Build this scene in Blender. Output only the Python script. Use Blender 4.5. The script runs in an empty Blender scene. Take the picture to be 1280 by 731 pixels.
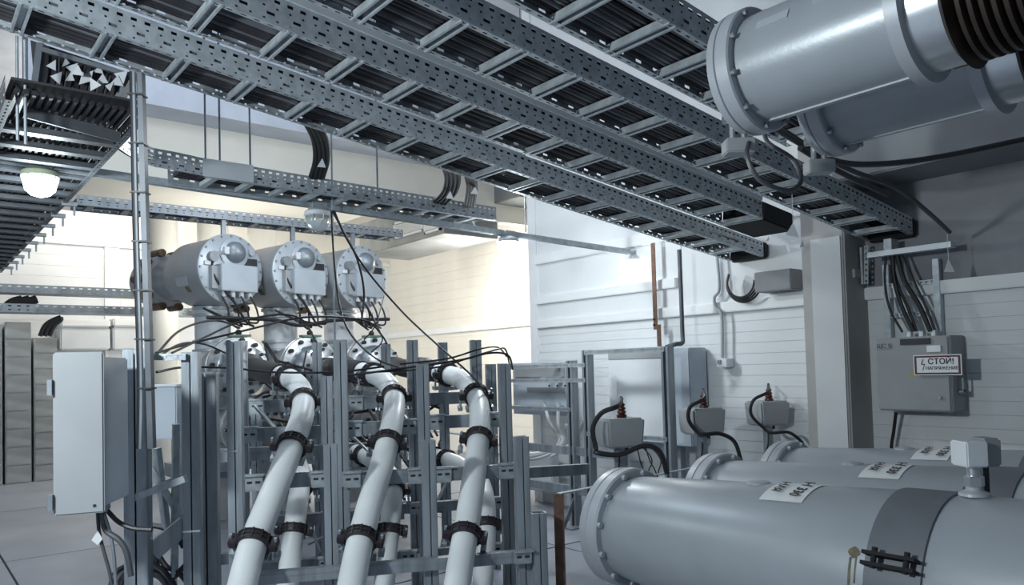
import bpy, bmesh, math, random
from mathutils import Vector as V, Matrix
random.seed(7)
SC = bpy.context.scene; COL = SC.collection
# ------------------------------------------------------------------ camera
# world: +Y runs along the cable trays towards the panelled wall, +X to the right along that wall
FPX, PITCH, ROLL, YAW, PPY = 945.0, math.radians(2), math.radians(1.54), math.radians(50.8), 426.0
CP = V((0, 0, 1.4))
_R0 = V((math.cos(YAW), math.sin(YAW), 0)); _H = V((-math.sin(YAW), math.cos(YAW), 0)); _Z = V((0, 0, 1))
_F = math.cos(PITCH) * _H + math.sin(PITCH) * _Z; _U0 = -math.sin(PITCH) * _H + math.cos(PITCH) * _Z
_R = math.cos(ROLL) * _R0 - math.sin(ROLL) * _U0; _U = math.cos(ROLL) * _U0 + math.sin(ROLL) * _R0
cam = bpy.data.cameras.new('camera'); camo = bpy.data.objects.new('camera', cam); COL.objects.link(camo)
cam.sensor_width = 36; cam.lens = 36 * FPX / 1280; cam.shift_y = (PPY - 365.5) / 1280; cam.clip_start = .05
m = Matrix((_R, _U, -_F)).transposed().to_4x4(); m.translation = CP; camo.matrix_world = m
SC.camera = camo
# ------------------------------------------------------------------ light and exposure
w = bpy.data.worlds.new('world'); SC.world = w; w.use_nodes = True
w.node_tree.nodes['Background'].inputs[0].default_value = (.56, .76, .96, 1); w.node_tree.nodes['Background'].inputs[1].default_value = .10
vs = SC.view_settings; vs.view_transform = 'Standard'; vs.look = 'None'; vs.gamma = 1; vs.exposure = .6; vs.use_curve_mapping = False
def area(name, loc, rot, sx, sy, power, col):
    l = bpy.data.lights.new(name, 'AREA'); l.shape = 'RECTANGLE'; l.size = sx; l.size_y = sy; l.energy = power; l.color = col
    o = bpy.data.objects.new(name, l); COL.objects.link(o); o.location = loc; o.rotation_euler = rot; return o
def bulb(name, loc, power, col, r=.3):
    l = bpy.data.lights.new(name, 'POINT'); l.shadow_soft_size = r; l.energy = power; l.color = col
    o = bpy.data.objects.new(name, l); COL.objects.link(o); o.location = loc; return o
# unseen fill lights added to brighten the hall: over the switchgear, behind it, above the ladders, and over the near aisle
bulb('hall_fill_light', (-11.2, 2.6, 4.0), 95, (1, .95, .86))
bulb('hall_fill_light', (-11.2, 4.6, 1.6), 45, (1, .96, .88))
bulb('hall_fill_light', (-8.95, 3.0, 2.45), 26, (1, .96, .88), .1)  # added out of sight behind the first drum to brighten the riser pipes
bulb('hall_fill_light', (-8.6, 6.3, 2.6), 85, (1, .96, .88))
bulb('hall_fill_light', (-5.6, 1.6, 4.4), 50, (.80, .90, 1))
bulb('hall_fill_light', (-4.95, 2.95, 3.05), 52, (.90, .95, 1), .08)  # added behind the first ladder to light drums and beam from the front
bulb('aisle_fill_light', (-2.15, -.95, 2.2), 165, (.88, .97, 1), .12)  # unseen front fill added for the rack and white cables
bulb('aisle_fill_light', (.9, -1.2, 2.6), 10, (.88, .97, 1), .2)  # unseen fill added to lift the ladder rails from the right

# ------------------------------------------------------------------ helpers
def ray(x, y): return _R * ((x - 640) / FPX) + _U * ((PPY - y) / FPX) + _F
def at(x, y, d): v = ray(x, y); return CP + v * (d / v.dot(_H))
def ox(x, y, c): v = ray(x, y); return CP + v * ((c - CP.x) / v.x)
def oy(x, y, c): v = ray(x, y); return CP + v * ((c - CP.y) / v.y)
def oz(x, y, c): v = ray(x, y); return CP + v * ((c - CP.z) / v.z)
X, Y, Z = V((1, 0, 0)), V((0, 1, 0)), V((0, 0, 1))
def frame(t):
    t = t.normalized(); a = Z if abs(t.z) < .9 else X
    n = t.cross(a).normalized(); return t, n, n.cross(t)
def smooth(pts, k=6):
    P = [V(p) for p in pts]
    if len(P) < 3: return P
    Q = [P[0] * 2 - P[1]] + P + [P[-1] * 2 - P[-2]]; out = []
    for i in range(1, len(Q) - 2):
        a, b, c, d = Q[i - 1:i + 3]
        for j in range(k):
            t = j / k
            out.append(.5 * ((2 * b) + (c - a) * t + (2 * a - 5 * b + 4 * c - d) * t * t + (3 * b - a - 3 * c + d) * t ** 3))
    out.append(P[-1]); return out
class MB:
    def __init__(s): s.v = []; s.f = []
    def quad(s, *p):
        n = len(s.v); s.v += [V(q) for q in p]; s.f.append(tuple(range(n, n + len(p)))); return s
    def box(s, c, h, ax=(X, Y, Z)):
        c = V(c); n = len(s.v)
        for k in range(8):
            s.v.append(c + ax[0] * (h[0] * (1 if k & 1 else -1)) + ax[1] * (h[1] * (1 if k & 2 else -1)) + ax[2] * (h[2] * (1 if k & 4 else -1)))
        fl = [(0, 2, 3, 1), (4, 5, 7, 6), (0, 1, 5, 4), (2, 6, 7, 3), (0, 4, 6, 2), (1, 3, 7, 5)]
        if ax[0].cross(ax[1]).dot(ax[2]) < 0: fl = [q[::-1] for q in fl]
        s.f += [tuple(n + i for i in q) for q in fl]; return s
    def bx(s, a, b):
        a, b = V(a), V(b); return s.box((a + b) / 2, [abs(q) / 2 for q in (b - a)])
    def bar(s, a, b, w, h, up=Z):
        a, b = V(a), V(b); t = (b - a).normalized(); n = t.cross(up).normalized(); u = n.cross(t)
        return s.box((a + b) / 2, ((b - a).length / 2, w / 2, h / 2), (t, n, u))
    def lathe(s, o, d, prof, n=24, cap=True):
        o = V(o); t, a, b = frame(V(d)); st = len(s.v)
        for (x, r) in prof:
            for k in range(n):
                q = 2 * math.pi * k / n; s.v.append(o + t * x + (a * math.cos(q) + b * math.sin(q)) * r)
        for i in range(len(prof) - 1):
            for k in range(n):
                p, q = st + i * n + k, st + i * n + (k + 1) % n; s.f.append((p, p + n, q + n, q))
        if cap:
            s.f.append(tuple(st + k for k in range(n))); e = st + (len(prof) - 1) * n
            s.f.append(tuple(e + k for k in range(n))[::-1])
        return s
    def cyl(s, a, b, r, n=16, r2=None):
        a, b = V(a), V(b); return s.lathe(a, b - a, [(0, r), ((b - a).length, r if r2 is None else r2)], n)
    def tube(s, pts, r, n=8, k=6):
        P = smooth(pts, k); st = len(s.v); t0 = (P[1] - P[0]).normalized(); _, a, b = frame(t0)
        for i, p in enumerate(P):
            t = (P[min(i + 1, len(P) - 1)] - P[max(i - 1, 0)]).normalized()
            a = (a - t * a.dot(t)).normalized(); b = t.cross(a)
            for q in range(n):
                w_ = 2 * math.pi * q / n; s.v.append(p + (a * math.cos(w_) + b * math.sin(w_)) * r)
        for i in range(len(P) - 1):
            for q in range(n):
                u, w_ = st + i * n + q, st + i * n + (q + 1) % n; s.f.append((u, w_, w_ + n, u + n))
        s.f.append(tuple(st + q for q in range(n))[::-1]); e = st + (len(P) - 1) * n; s.f.append(tuple(e + q for q in range(n)))
        return s
    def sphere(s, c, r, n=12, m_=8, sc=(1, 1, 1)):
        c = V(c); st = len(s.v)
        for i in range(m_ + 1):
            th = math.pi * i / m_
            for k in range(n):
                ph = 2 * math.pi * k / n
                s.v.append(c + V((r * math.sin(th) * math.cos(ph) * sc[0], r * math.sin(th) * math.sin(ph) * sc[1], r * math.cos(th) * sc[2])))
        for i in range(m_):
            for k in range(n):
                p, q = st + i * n + k, st + i * n + (k + 1) % n; s.f.append((p, p + n, q + n, q))
        return s
    def perf(s, P, up, h, pitch, rows):
        """perforated sheet strip along polyline P (list of points), height h, rows = [(centre fraction, slot length fraction, slot height m)]"""
        P = [V(p) for p in P]; cum = [0]
        for i in range(len(P) - 1): cum.append(cum[-1] + (P[i + 1] - P[i]).length)
        def pos(d):
            d = max(0, min(cum[-1], d))
            for i in range(len(P) - 1):
                if d <= cum[i + 1] + 1e-9: return P[i].lerp(P[i + 1], (d - cum[i]) / max(1e-9, cum[i + 1] - cum[i]))
            return P[-1]
        ys = [0]
        for row in rows: ys += [row[0] * h - row[2] / 2, row[0] * h + row[2] / 2]
        ys.append(h); n = max(1, int(cum[-1] / pitch)); pitch = cum[-1] / n
        for i in range(n):
            for j in range(len(ys) - 1):
                if j % 2 == 0:
                    a, b = pos(i * pitch), pos((i + 1) * pitch)
                    s.quad(a + up * ys[j], b + up * ys[j], b + up * ys[j + 1], a + up * ys[j + 1])
                else:
                    row = rows[j // 2]; k2 = row[3] if len(row) > 3 else 1; sub = pitch / k2; l2 = row[1] * k2
                    for k in range(k2):
                        o = i * pitch + k * sub; e = sub * (1 - l2) / 2
                        for (d0, d1) in ((o, o + e), (o + sub - e, o + sub)):
                            a, b = pos(d0), pos(d1); s.quad(a + up * ys[j], b + up * ys[j], b + up * ys[j + 1], a + up * ys[j + 1])
        return s
    def build(s, name, mat, parent=None, bevel=0, sm=35, kind=None):
        lo = V([min(q[i] for q in s.v) for i in range(3)]); hi = V([max(q[i] for q in s.v) for i in range(3)])
        c = (lo + hi) / 2
        if parent is None: c.z = lo.z
        me = bpy.data.meshes.new(name); me.from_pydata([q - c for q in s.v], [], s.f); me.validate()
        if bevel:
            b = bmesh.new(); b.from_mesh(me); bmesh.ops.remove_doubles(b, verts=b.verts, dist=1e-6)
            bmesh.ops.bevel(b, geom=[e for e in b.edges if len(e.link_faces) == 2 and e.calc_face_angle(0) > .6], offset=bevel, segments=2, affect='EDGES', clamp_overlap=True)
            b.to_mesh(me); b.free()
        if sm:
            for p in me.polygons: p.use_smooth = True
            me.set_sharp_from_angle(angle=math.radians(sm))
        me.materials.append(M[mat]); o = bpy.data.objects.new(name, me); COL.objects.link(o)
        WL[o.name] = c
        if parent is not None: o.parent = parent; o.location = c - WL[parent.name]
        else: o.location = c
        if kind: o['kind'] = kind
        LAST[0] = o
        return o
WL = {}; LAST = [None]
def thing(name, label, cat, loc, group=None):
    o = bpy.data.objects.new(name, None); COL.objects.link(o); o.location = loc; o.empty_display_size = .1; WL[o.name] = V(loc)
    o['label'] = label; o['category'] = cat
    if group: o['group'] = group
    return o
def tag(o, label, cat, group=None):
    o['label'] = label; o['category'] = cat
    if group: o['group'] = group
    return o
def clone(o, parent, wl):
    c = o.copy(); COL.objects.link(c); WL[c.name] = V(wl); c.parent = parent; c.location = V(wl) - (WL[parent.name] if parent else V()); return c
def struct(o): o['kind'] = 'structure'; return o
def cable(name, label, cat, pts, r, mat='black', group=None, n=8, k=6):
    return tag(MB().tube(pts, r, n, k).build(name, mat), label, cat, group)
def text(name, body, size, o, rx, ry, mat, parent, ext=.0008, align='CENTER'):
    cu = bpy.data.curves.new(name, 'FONT'); cu.body = body; cu.size = size; cu.extrude = ext; cu.align_x = align; cu.align_y = 'CENTER'; cu.resolution_u = 3; cu.offset = size * (0 if 'panel' in name else .022 if size > .04 and 'sign' in name else .012)
    t = bpy.data.objects.new('t', cu); COL.objects.link(t); dg = bpy.context.evaluated_depsgraph_get()
    me = bpy.data.meshes.new_from_object(t.evaluated_get(dg)); bpy.data.objects.remove(t); bpy.data.curves.remove(cu)
    rx, ry = V(rx).normalized(), V(ry).normalized(); rz = rx.cross(ry)
    for q in me.vertices: q.co = rx * q.co.x + ry * q.co.y + rz * q.co.z
    me.materials.clear(); me.materials.append(M[mat]); ob = bpy.data.objects.new(name, me); COL.objects.link(ob)
    ob.parent = parent; ob.location = V(o) - WL[parent.name]; WL[ob.name] = V(o); return ob

# ------------------------------------------------------------------ materials
M = {}
def mat(name, col, rough=.5, metal=0, var=.12, scale=6, bump=0, bscale=60, emit=None, es=0, col2=None, stretch=None, alpha=1, trans=0):
    m = bpy.data.materials.new(name); m.use_nodes = True; nt = m.node_tree; b = nt.nodes['Principled BSDF']
    tc = nt.nodes.new('ShaderNodeTexCoord'); mp = nt.nodes.new('ShaderNodeMapping'); nt.links.new(tc.outputs['Object'], mp.inputs[0])
    if stretch: mp.inputs['Scale'].default_value = stretch
    no = nt.nodes.new('ShaderNodeTexNoise'); no.inputs['Scale'].default_value = scale; no.inputs['Detail'].default_value = 6; nt.links.new(mp.outputs[0], no.inputs[0])
    rp = nt.nodes.new('ShaderNodeValToRGB'); c2 = col2 or [c * (1 - var * 2) for c in col]
    rp.color_ramp.elements[0].position = .3; rp.color_ramp.elements[1].position = .7
    rp.color_ramp.elements[0].color = (*c2, 1); rp.color_ramp.elements[1].color = (*col, 1)
    nt.links.new(no.outputs['Fac'], rp.inputs[0]); nt.links.new(rp.outputs[0], b.inputs['Base Color'])
    b.inputs['Roughness'].default_value = rough; b.inputs['Metallic'].default_value = metal
    if bump:
        n2 = nt.nodes.new('ShaderNodeTexNoise'); n2.inputs['Scale'].default_value = bscale; nt.links.new(mp.outputs[0], n2.inputs[0])
        bp = nt.nodes.new('ShaderNodeBump'); bp.inputs['Strength'].default_value = bump; bp.inputs['Distance'].default_value = .01
        nt.links.new(n2.outputs['Fac'], bp.inputs['Height']); nt.links.new(bp.outputs[0], b.inputs['Normal'])
    if emit: b.inputs['Emission Color'].default_value = (*emit, 1); b.inputs['Emission Strength'].default_value = es
    if trans: b.inputs['Transmission Weight'].default_value = trans
    M[name] = m; return m
mat('galv', (.52, .57, .61), .42, .5, .16, 22, bump=.06, bscale=120)
mat('galv_dark', (.33, .37, .41), .45, .5, .14, 9)
mat('galv_post', (.40, .445, .49), .45, .45, .22, 16, bump=.12, bscale=80, stretch=(1, 1, .12))
mat('steel_dark', (.13, .145, .165), .5, .4, .15, 9)
mat('black_matte', (.02, .02, .024), .9, 0, .1, 9)
mat('strip', (.66, .70, .74), .35, .4, .06, 5)
mat('black', (.018, .018, .022), .45, 0, .1, 10)
mat('black_cable', (.022, .021, .026), .42, 0, .2, 4)
mat('grey_cable', (.10, .105, .12), .45, 0, .2, 4)
mat('clamp', (.035, .03, .036), .5, 0, .1, 20)
mat('white_cable', (.80, .83, .84), .42, 0, .05, 3, bump=.04, bscale=30)
mat('white_pipe', (.74, .77, .78), .45, 0, .05, 3)
mat('tank', (.39, .425, .46), .34, .15, .05, 4, bump=.03, bscale=90)
mat('tank_flange', (.46, .49, .53), .42, .1, .05, 6)
mat('tank_band', (.17, .185, .21), .5, .1, .1, 6)
mat('gis_grey', (.40, .42, .445), .42, .15, .06, 4)
mat('gis_light', (.50, .55, .60), .38, .2, .06, 5)
mat('silver', (.72, .75, .78), .28, .85, .12, 9)
mat('bolt', (.36, .38, .40), .4, .7, .1, 20)
mat('box_grey', (.40, .42, .44), .5, .05, .06, 3)
mat('box_blue', (.50, .56, .63), .5, .05, .05, 3)
mat('box_white', (.70, .73, .76), .5, 0, .04, 3)
mat('panel_grey', (.30, .32, .33), .5, .05, .05, 4)
mat('pipe_cream', (.70, .69, .64), .5, 0, .04, 3)
mat('wall_paint', (.74, .765, .78), .6, 0, .04, 2, bump=.03, bscale=40)
mat('wall_cream', (.80, .775, .70), .6, 0, .04, 2, bump=.03, bscale=40)
mat('wall_trim', (.80, .82, .83), .55, 0, .03, 3)
mat('column', (.46, .455, .44), .7, 0, .1, 3, bump=.08, bscale=30)
mat('column_white', (.64, .66, .675), .7, 0, .04, 3, bump=.05, bscale=30)
mat('concrete_blue', (.56, .60, .68), .8, 0, .08, 3, bump=.1, bscale=20)
mat('plaster_dim', (.30, .315, .335), .8, 0, .12, 3, bump=.15, bscale=15)  # darkened so the dim upper right wall sits in the colour
mat('floor', (.34, .37, .43), .5, 0, .12, 1.2, bump=.05, bscale=12)
mat('floor_joint', (.07, .075, .085), .8, 0, .2, 8)
mat('sheet', (.68, .69, .68), .25, .75, .22, 2.2, stretch=(.6, .6, 2.5))
mat('duct', (.34, .36, .37), .4, .4, .2, 2, stretch=(1, 1, .3))
mat('copper', (.24, .145, .11), .4, .7, .2, 12)
mat('rust', (.20, .12, .085), .75, .2, .3, 14)
mat('bellows', (.07, .05, .04), .5, .4, .3, 8)
mat('bronze', (.20, .13, .09), .45, .6, .3, 6)
mat('label', (.76, .78, .79), .5, 0, .02, 5)
mat('ink', (.03, .03, .035), .6, 0, .1, 5)
mat('red', (.10, .016, .022), .5, 0, .1, 5)
mat('insulator', (.115, .035, .03), .3, 0, .2, 9)
mat('yellow', (.45, .34, .06), .5, 0, .1, 9)
mat('stain', (.24, .21, .12), .7, 0, .3, 30)
mat('green', (.12, .22, .16), .5, 0, .2, 9)
mat('tagwhite', (.78, .80, .82), .5, 0, .05, 9)
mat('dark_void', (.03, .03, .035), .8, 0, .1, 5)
mat('lens', (.75, .8, .82), .15, 0, .05, 5, trans=.6)
mat('lamp_on', (.9, .95, .95), .3, 0, .02, 5, emit=(.86, 1, .97), es=9)
mat('lamp_on_far', (.9, .95, .95), .3, 0, .02, 5, emit=(1, .99, .94), es=40)
mat('lamp_body', (.55, .60, .45), .5, 0, .1, 5)
mat('window_lamp', (.9, .9, .85), .3, 0, .02, 5, emit=(1, .95, .82), es=6)

# ------------------------------------------------------------------ setting
fl = MB().bx((-14, -6, -.2), (5, 8.5, -.012)).build('floor', 'floor_joint', sm=0); struct(fl)
xs = [-14, -12.4, -9.79, -7.09, -4.4, -1.7, 1.0, 3.0, 5]; ys = [-6, -2.8, .65, 4.0, 8.5]
for i in range(len(xs) - 1):
    for j in range(len(ys) - 1):
        MB().bx((xs[i] + .011, ys[j] + .008, -.06), (xs[i + 1] - .011, ys[j + 1] - .008, 0)).build('floor_slab', 'floor', fl, sm=0)
WY, LX, RY, CX = 5.2, -12.8, 7.4, -5.92
HZ = 5.5
wb = struct(MB().bx((CX, WY + .008, 0), (5, WY + .3, HZ)).build('wall_back', 'wall_paint', sm=0))
def planks(par, mat_, axis, c, a0, a1, z0, z1, pitch, th=.03):
    n = int(round((z1 - z0) / pitch)); ph = (z1 - z0) / n; g = .0022; first = None
    for k in range(n):
        za, zb = z0 + k * ph + g, z0 + (k + 1) * ph - g * .2
        if axis == 'y': q = MB().bx((a0, c, za), (a1, c + th, zb))
        else: q = MB().bx((c - th, a0, za), (c, a1, zb))
        if first is None: first = q.build('siding_plank', mat_, par, sm=0); zc = (za + zb) / 2; wl0 = WL[first.name]
        else: clone(first, par, wl0 + V((0, 0, k * ph)))
planks(wb, 'wall_paint', 'y', WY, CX, -2.79, 0, 1.80, .085)
planks(wb, 'wall_paint', 'y', WY, -2.48, 5, 0, 1.80, .085)
# smooth upper panels with one vertical joint, and the part above the switch panel, its shade put into a darker colour
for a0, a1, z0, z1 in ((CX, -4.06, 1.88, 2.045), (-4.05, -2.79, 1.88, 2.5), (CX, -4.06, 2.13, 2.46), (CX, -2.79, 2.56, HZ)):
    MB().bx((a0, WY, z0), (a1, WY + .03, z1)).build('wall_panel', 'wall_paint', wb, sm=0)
MB().bx((-2.48, WY, 1.88), (5, WY + .03, HZ)).build('wall_panel', 'plaster_dim', wb, sm=0)
n = 0
for a0, a1, z0, z1, d in ((CX, -2.79, 1.795, 1.88, .05), (-2.48, 5, 1.795, 1.88, .05), (CX, -4.1, 2.045, 2.13, .045), (CX, -2.79, 2.46, 2.56, .05)):
    n += 1; struct(MB().bx((a0, WY - d, z0), (a1, WY + .02, z1)).build('trim_%d' % n, 'wall_trim', bevel=.006, sm=0))
struct(MB().bx((CX - .12, WY - .02, 0), (CX + .0, WY + .3, HZ)).build('trim_5', 'wall_trim', sm=0))
co = struct(MB().bx((-2.79, 4.9, 0), (-2.48, WY + .05, HZ)).build('wall_column', 'column', bevel=.01, sm=0))
MB().bx((-2.71, 4.885, .0), (-2.50, 4.9, 2.22)).build('plaster_patch', 'column_white', co, sm=0)
struct(MB().bx((-2.47, 4.75, 2.55), (5, WY + .03, 3.0)).build('wall_beam', 'plaster_dim', bevel=.01, sm=0))
wr = struct(MB().bx((LX - .2, RY + .008, 0), (CX, RY + .3, HZ)).build('wall_recess', 'wall_cream', sm=0))
planks(wr, 'wall_cream', 'y', RY, LX, CX, 0, 3.4, .16)
struct(MB().bx((LX, RY - .05, 2.02), (CX - .1, RY + .02, 2.12)).build('trim_6', 'wall_trim', sm=0))
wl = struct(MB().bx((LX - .3, -6, 0), (LX - .008, RY + .3, HZ)).build('wall_left', 'wall_cream', sm=0))
planks(wl, 'wall_paint', 'x', LX, -2, 2.45, 0, 3.4, .16); planks(wl, 'wall_paint', 'x', LX, 2.68, RY, 0, 3.4, .16)
MB().bx((LX - .03, 2.46, 0), (LX + .03, 2.67, 3.4)).build('wall_post', 'wall_trim', wl, sm=0)
struct(MB().bx((LX, -6, 3.4), (LX + .06, RY, 3.47)).build('trim_7', 'wall_trim', sm=0))
ce = struct(MB().bx((-14, -6, HZ), (5, 8.5, HZ + .2)).build('ceiling', 'concrete_blue', sm=0))
# slab edge above the switchgear that the riser pipes go into, with the ceiling beam in front
struct(MB().bx((-10.3, .9, 3.42), (-8.15, 4.7, 4.03)).bx((-8.3, 4.7, 3.42), (-8.15, 7.4, 4.03)).build('gallery_beam', 'wall_cream', sm=0))
struct(MB().bx((-8.15, .9, 4.03), (-7.75, 7.4, 5.5)).build('ceiling_beam', 'concrete_blue', sm=0))

# ------------------------------------------------------------------ big inclined cable trays
SL = .1232
def tz(y): return 2.823 - SL * y
TD = V((0, 1, -SL)).normalized()
ROWS = [(.13, .09, .007, 2), (.33, .30, .011), (.55, .09, .007, 2), (.80, .22, .012, 2)]
def rail_mesh(x, y0, y1, h, inward, rows=ROWS, pitch=.05, z=0, mbx=None):
    q = mbx or MB(); a, b = V((x, y0, tz(y0) + z)), V((x, y1, tz(y1) + z)); u = Z
    q.perf([a, b], u, h, pitch * 2, rows)
    q.perf([a, b], X * inward, .028, pitch, [(.55, .4, .007)])
    q.perf([a + Z * h, b + Z * h], X * inward, .018, pitch, [(.5, .5, .008)])
    return q
def big_tray(label, x0, x1, y0, y1, ncab, pitch, seed, phase=0, group='cable ladders overhead'):
    t = thing('cable_ladder', label, 'cable tray', (x0, y0, tz(y0)), group)
    rail_mesh(x0, y0, y1, .112, 1).build('side_rail', 'galv', t, sm=0)
    rail_mesh(x1, y0, y1, .112, -1).build('side_rail', 'galv', t, sm=0)
    w_ = x1 - x0; first = None; y = y0 + .1 + phase
    while y < y1:
        c = V(((x0 + x1) / 2, y, tz(y) + .012))
        if first is None:
            q = MB()
            for s in (-1, 1):
                q.box(c + TD * (.017 * s), (w_ / 2 - .003, .0045, .016), (X, TD, TD.cross(X) * -1))
            q.box(c + Z * .014, (w_ / 2 - .003, .019, .002), (X, TD, Z))
            first = q.build('rung', 'galv', t, sm=0); o0 = WL[first.name] - c
        else: clone(first, t, c + o0)
        y += pitch
    rnd = random.Random(seed); xx = x0 + .006
    lab = {'A': 'black cable lying in the narrow overhead cable ladder farthest left', 'B': 'black cable in the second overhead cable ladder from the left',
           'C': 'black cable in the third overhead cable ladder, by the pale strip', 'D': 'black cable in the overhead cable ladder nearest the grey tube end'}[seed]
    k = 0
    while xx < x1 - .02:
        r = rnd.choice([.009, .011, .013, .017]); lay = .03 + r
        pts = []; yy = y0
        while yy < y1 + .01:
            pts.append((xx + r + rnd.uniform(-.006, .006), yy, tz(yy) + lay + rnd.uniform(0, .006))); yy += .75
        cable('power_cable', lab, 'cable', pts, r, 'black_cable' if rnd.random() < .72 else 'grey_cable', 'cables laid in overhead ladder ' + {'A': 'one', 'B': 'two', 'C': 'three', 'D': 'four'}[seed], 6, 2)
        xx += 2 * r + rnd.uniform(.0, .006); k += 1
    # added dark sheet standing in for shade above the cables
    MB().quad((x0 + .02, y0, tz(y0) + .104), (x1 - .02, y0, tz(y0) + .104), (x1 - .02, y1, tz(y1) + .104), (x0 + .02, y1, tz(y1) + .104)).quad((x0 + .02, y0, tz(y0) + .109), (x0 + .02, y1, tz(y1) + .109), (x1 - .02, y1, tz(y1) + .109), (x1 - .02, y0, tz(y0) + .109)).build('shade_sheet', 'dark_void', t, sm=0)
    return t
tA = big_tray('narrow galvanised cable ladder at the left edge of the overhead run', -3.52, -3.22, -1.2, 5.12, 10, .28, 'A', .07)
tB = big_tray('second galvanised overhead cable ladder from the left, full of thin black cables', -2.97, -2.67, -1.2, 4.25, 16, .28, 'B', .02)
tC = big_tray('third overhead cable ladder, with the pale smooth strip along its rail', -2.43, -2.13, -1.2, 5.12, 16, .28, 'C', .15)
tD = big_tray('overhead cable ladder nearest the camera, ending beside the grey tubes', -1.93, -1.62, -1.2, 3.3, 16, .28, 'D', .1)
MB().bar((-2.667, -1.2, tz(-1.2) + .135), (-2.667, 4.25, tz(4.25) + .135), .006, .045).build('smooth_strip', 'strip', tC, sm=0)
for t_, x0, x1, y0, y1 in ((tA, -3.52, -3.22, 5.12, 5.19), (tB, -2.97, -2.67, 4.25, 4.62), (tC, -2.43, -2.13, 5.12, 5.19)):
    MB().bar((((x0 + x1) / 2), y0, tz(y0) + .055), ((x0 + x1) / 2, y1, tz(y1) + .055), x1 - x0 + .01, .12).build('end_sleeve', 'black_matte', t_, bevel=.015)

# ------------------------------------------------------------------ flat ladder on the left, elbow and straight ladders beyond
LZ = 2.5
def flat_rail(P, h, side, q=None):
    q = q or MB(); q.perf(P, Z, h, .1, ROWS); return q
t = thing('cable_ladder', 'wide dark cable ladder at the left edge running away under the other ladders', 'cable tray', (-3.55, .33, LZ), 'flat cable ladders')
for yy in (.33, .83):
    q = MB().perf([(-3.5, yy, LZ), (-9.2, yy, LZ)], Z, .10, .09, ROWS); s = 1 if yy < .5 else -1
    q.perf([(-3.5, yy, LZ), (-9.2, yy, LZ)], Y * s, .03, .05, [(.5, .4, .007)]); q.build('side_rail', 'steel_dark', t, sm=0)
first = None; xx = -3.95
while xx > -9.1:
    if first is None: first = MB().bx((xx - .035, .335, LZ + .002), (xx + .035, .825, LZ + .03)).build('rung', 'steel_dark', t, bevel=.006, sm=0); o0 = WL[first.name] - V((xx, 0, 0))
    else: clone(first, t, o0 + V((xx, 0, 0)))
    xx -= .25
for k in range(9):
    xk = -5.4 - k * .42
    MB().bx((xk - .02, .80, LZ - .012), (xk + .02, .885, LZ + .012)).bx((xk - .006, .865, LZ - .07), (xk + .006, .877, LZ + .01)).build('hanger_bracket', 'galv_dark', t, sm=0)
for k in range(16):
    yk = .37 + k * .029; rr = .012
    cable('power_cable', 'black cable lying in the wide ladder at the left edge', 'cable', [(-3.5, yk, LZ + .045), (-5, yk + random.uniform(-.005, .005), LZ + .045), (-7, yk, LZ + .046), (-9.2, yk, LZ + .045)], rr, 'black_cable', 'cables in the left edge ladder', 6, 2)
MB().bx((-9.2, .35, LZ + .085), (-3.5, .81, LZ + .095)).build('shade_sheet', 'dark_void', t, sm=0)  # dark sheet added so gaps between the cables look shaded
# near end of that ladder: it turns upwards; dark riser with paper cable tags in front
MB().bar(oz(33, 140, 2.52), oz(150, 172, 2.5), .012, .05).build('cross_bar', 'steel_dark', t, sm=0)
g = [at(50, 112, 3.3), at(146, 128, 3.3), at(132, 160, 3.45), at(36, 143, 3.45)]
MB().quad(*g).quad(*[p + Z * .006 for p in g[::-1]]).build('bottom_sheet', 'galv_dark', t, sm=0)
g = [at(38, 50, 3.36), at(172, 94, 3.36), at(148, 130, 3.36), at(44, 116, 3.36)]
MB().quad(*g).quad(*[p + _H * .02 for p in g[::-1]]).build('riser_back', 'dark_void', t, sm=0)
MB().bar(at(54, 56, 3.3), at(46, 118, 3.3), .03, .05, _H).build('riser_rail', 'steel_dark', t, sm=0); MB().bar(at(168, 92, 3.3), at(146, 130, 3.3), .02, .05, _H).build('riser_rail', 'steel_dark', t, sm=0)
MB().bar(at(52, 62, 3.28), at(168, 96, 3.28), .02, .03, _H).build('riser_bar', 'steel_dark', t, sm=0); MB().bar(at(48, 112, 3.28), at(148, 128, 3.28), .02, .03, _H).build('riser_bar', 'steel_dark', t, sm=0)
tp = [(66, 82), (72, 97), (82, 78), (88, 97), (98, 90), (104, 98), (112, 95), (118, 106), (124, 88), (137, 108), (146, 102), (152, 95), (92, 86), (128, 100)]
for k, (px, py) in enumerate(tp):
    rr = random.Random(k); a0 = rr.uniform(0, 6.28); c = at(px, py, 3.2 + rr.uniform(0, .08)); s = rr.uniform(.024, .036)
    pts = [c + (_R * math.cos(a0 + q * 2.094) + _U * math.sin(a0 + q * 2.094)) * s + _H * rr.uniform(-.01, .01) for q in range(3)]
    o = MB().quad(*pts).quad(*[p + _H * .002 for p in pts[::-1]]).build('cable_tag', 'box_grey', sm=0)
    tag(o, 'small white triangular tag in the cluster under the upper left ladder', 'tag', 'cable tags at the upper left ladder')
for k in range(9):
    cable('power_cable', 'dark cable dropping behind the tag cluster at upper left', 'cable', [at(58 + k * 11, 64 + k * 3.3, 3.31), at(58 + k * 10, 90 + k * 2.5, 3.31), at(54 + k * 10, 112 + k * 1.6, 3.31)], .012, 'black', 'cables behind the tags', 6, 4)
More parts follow.
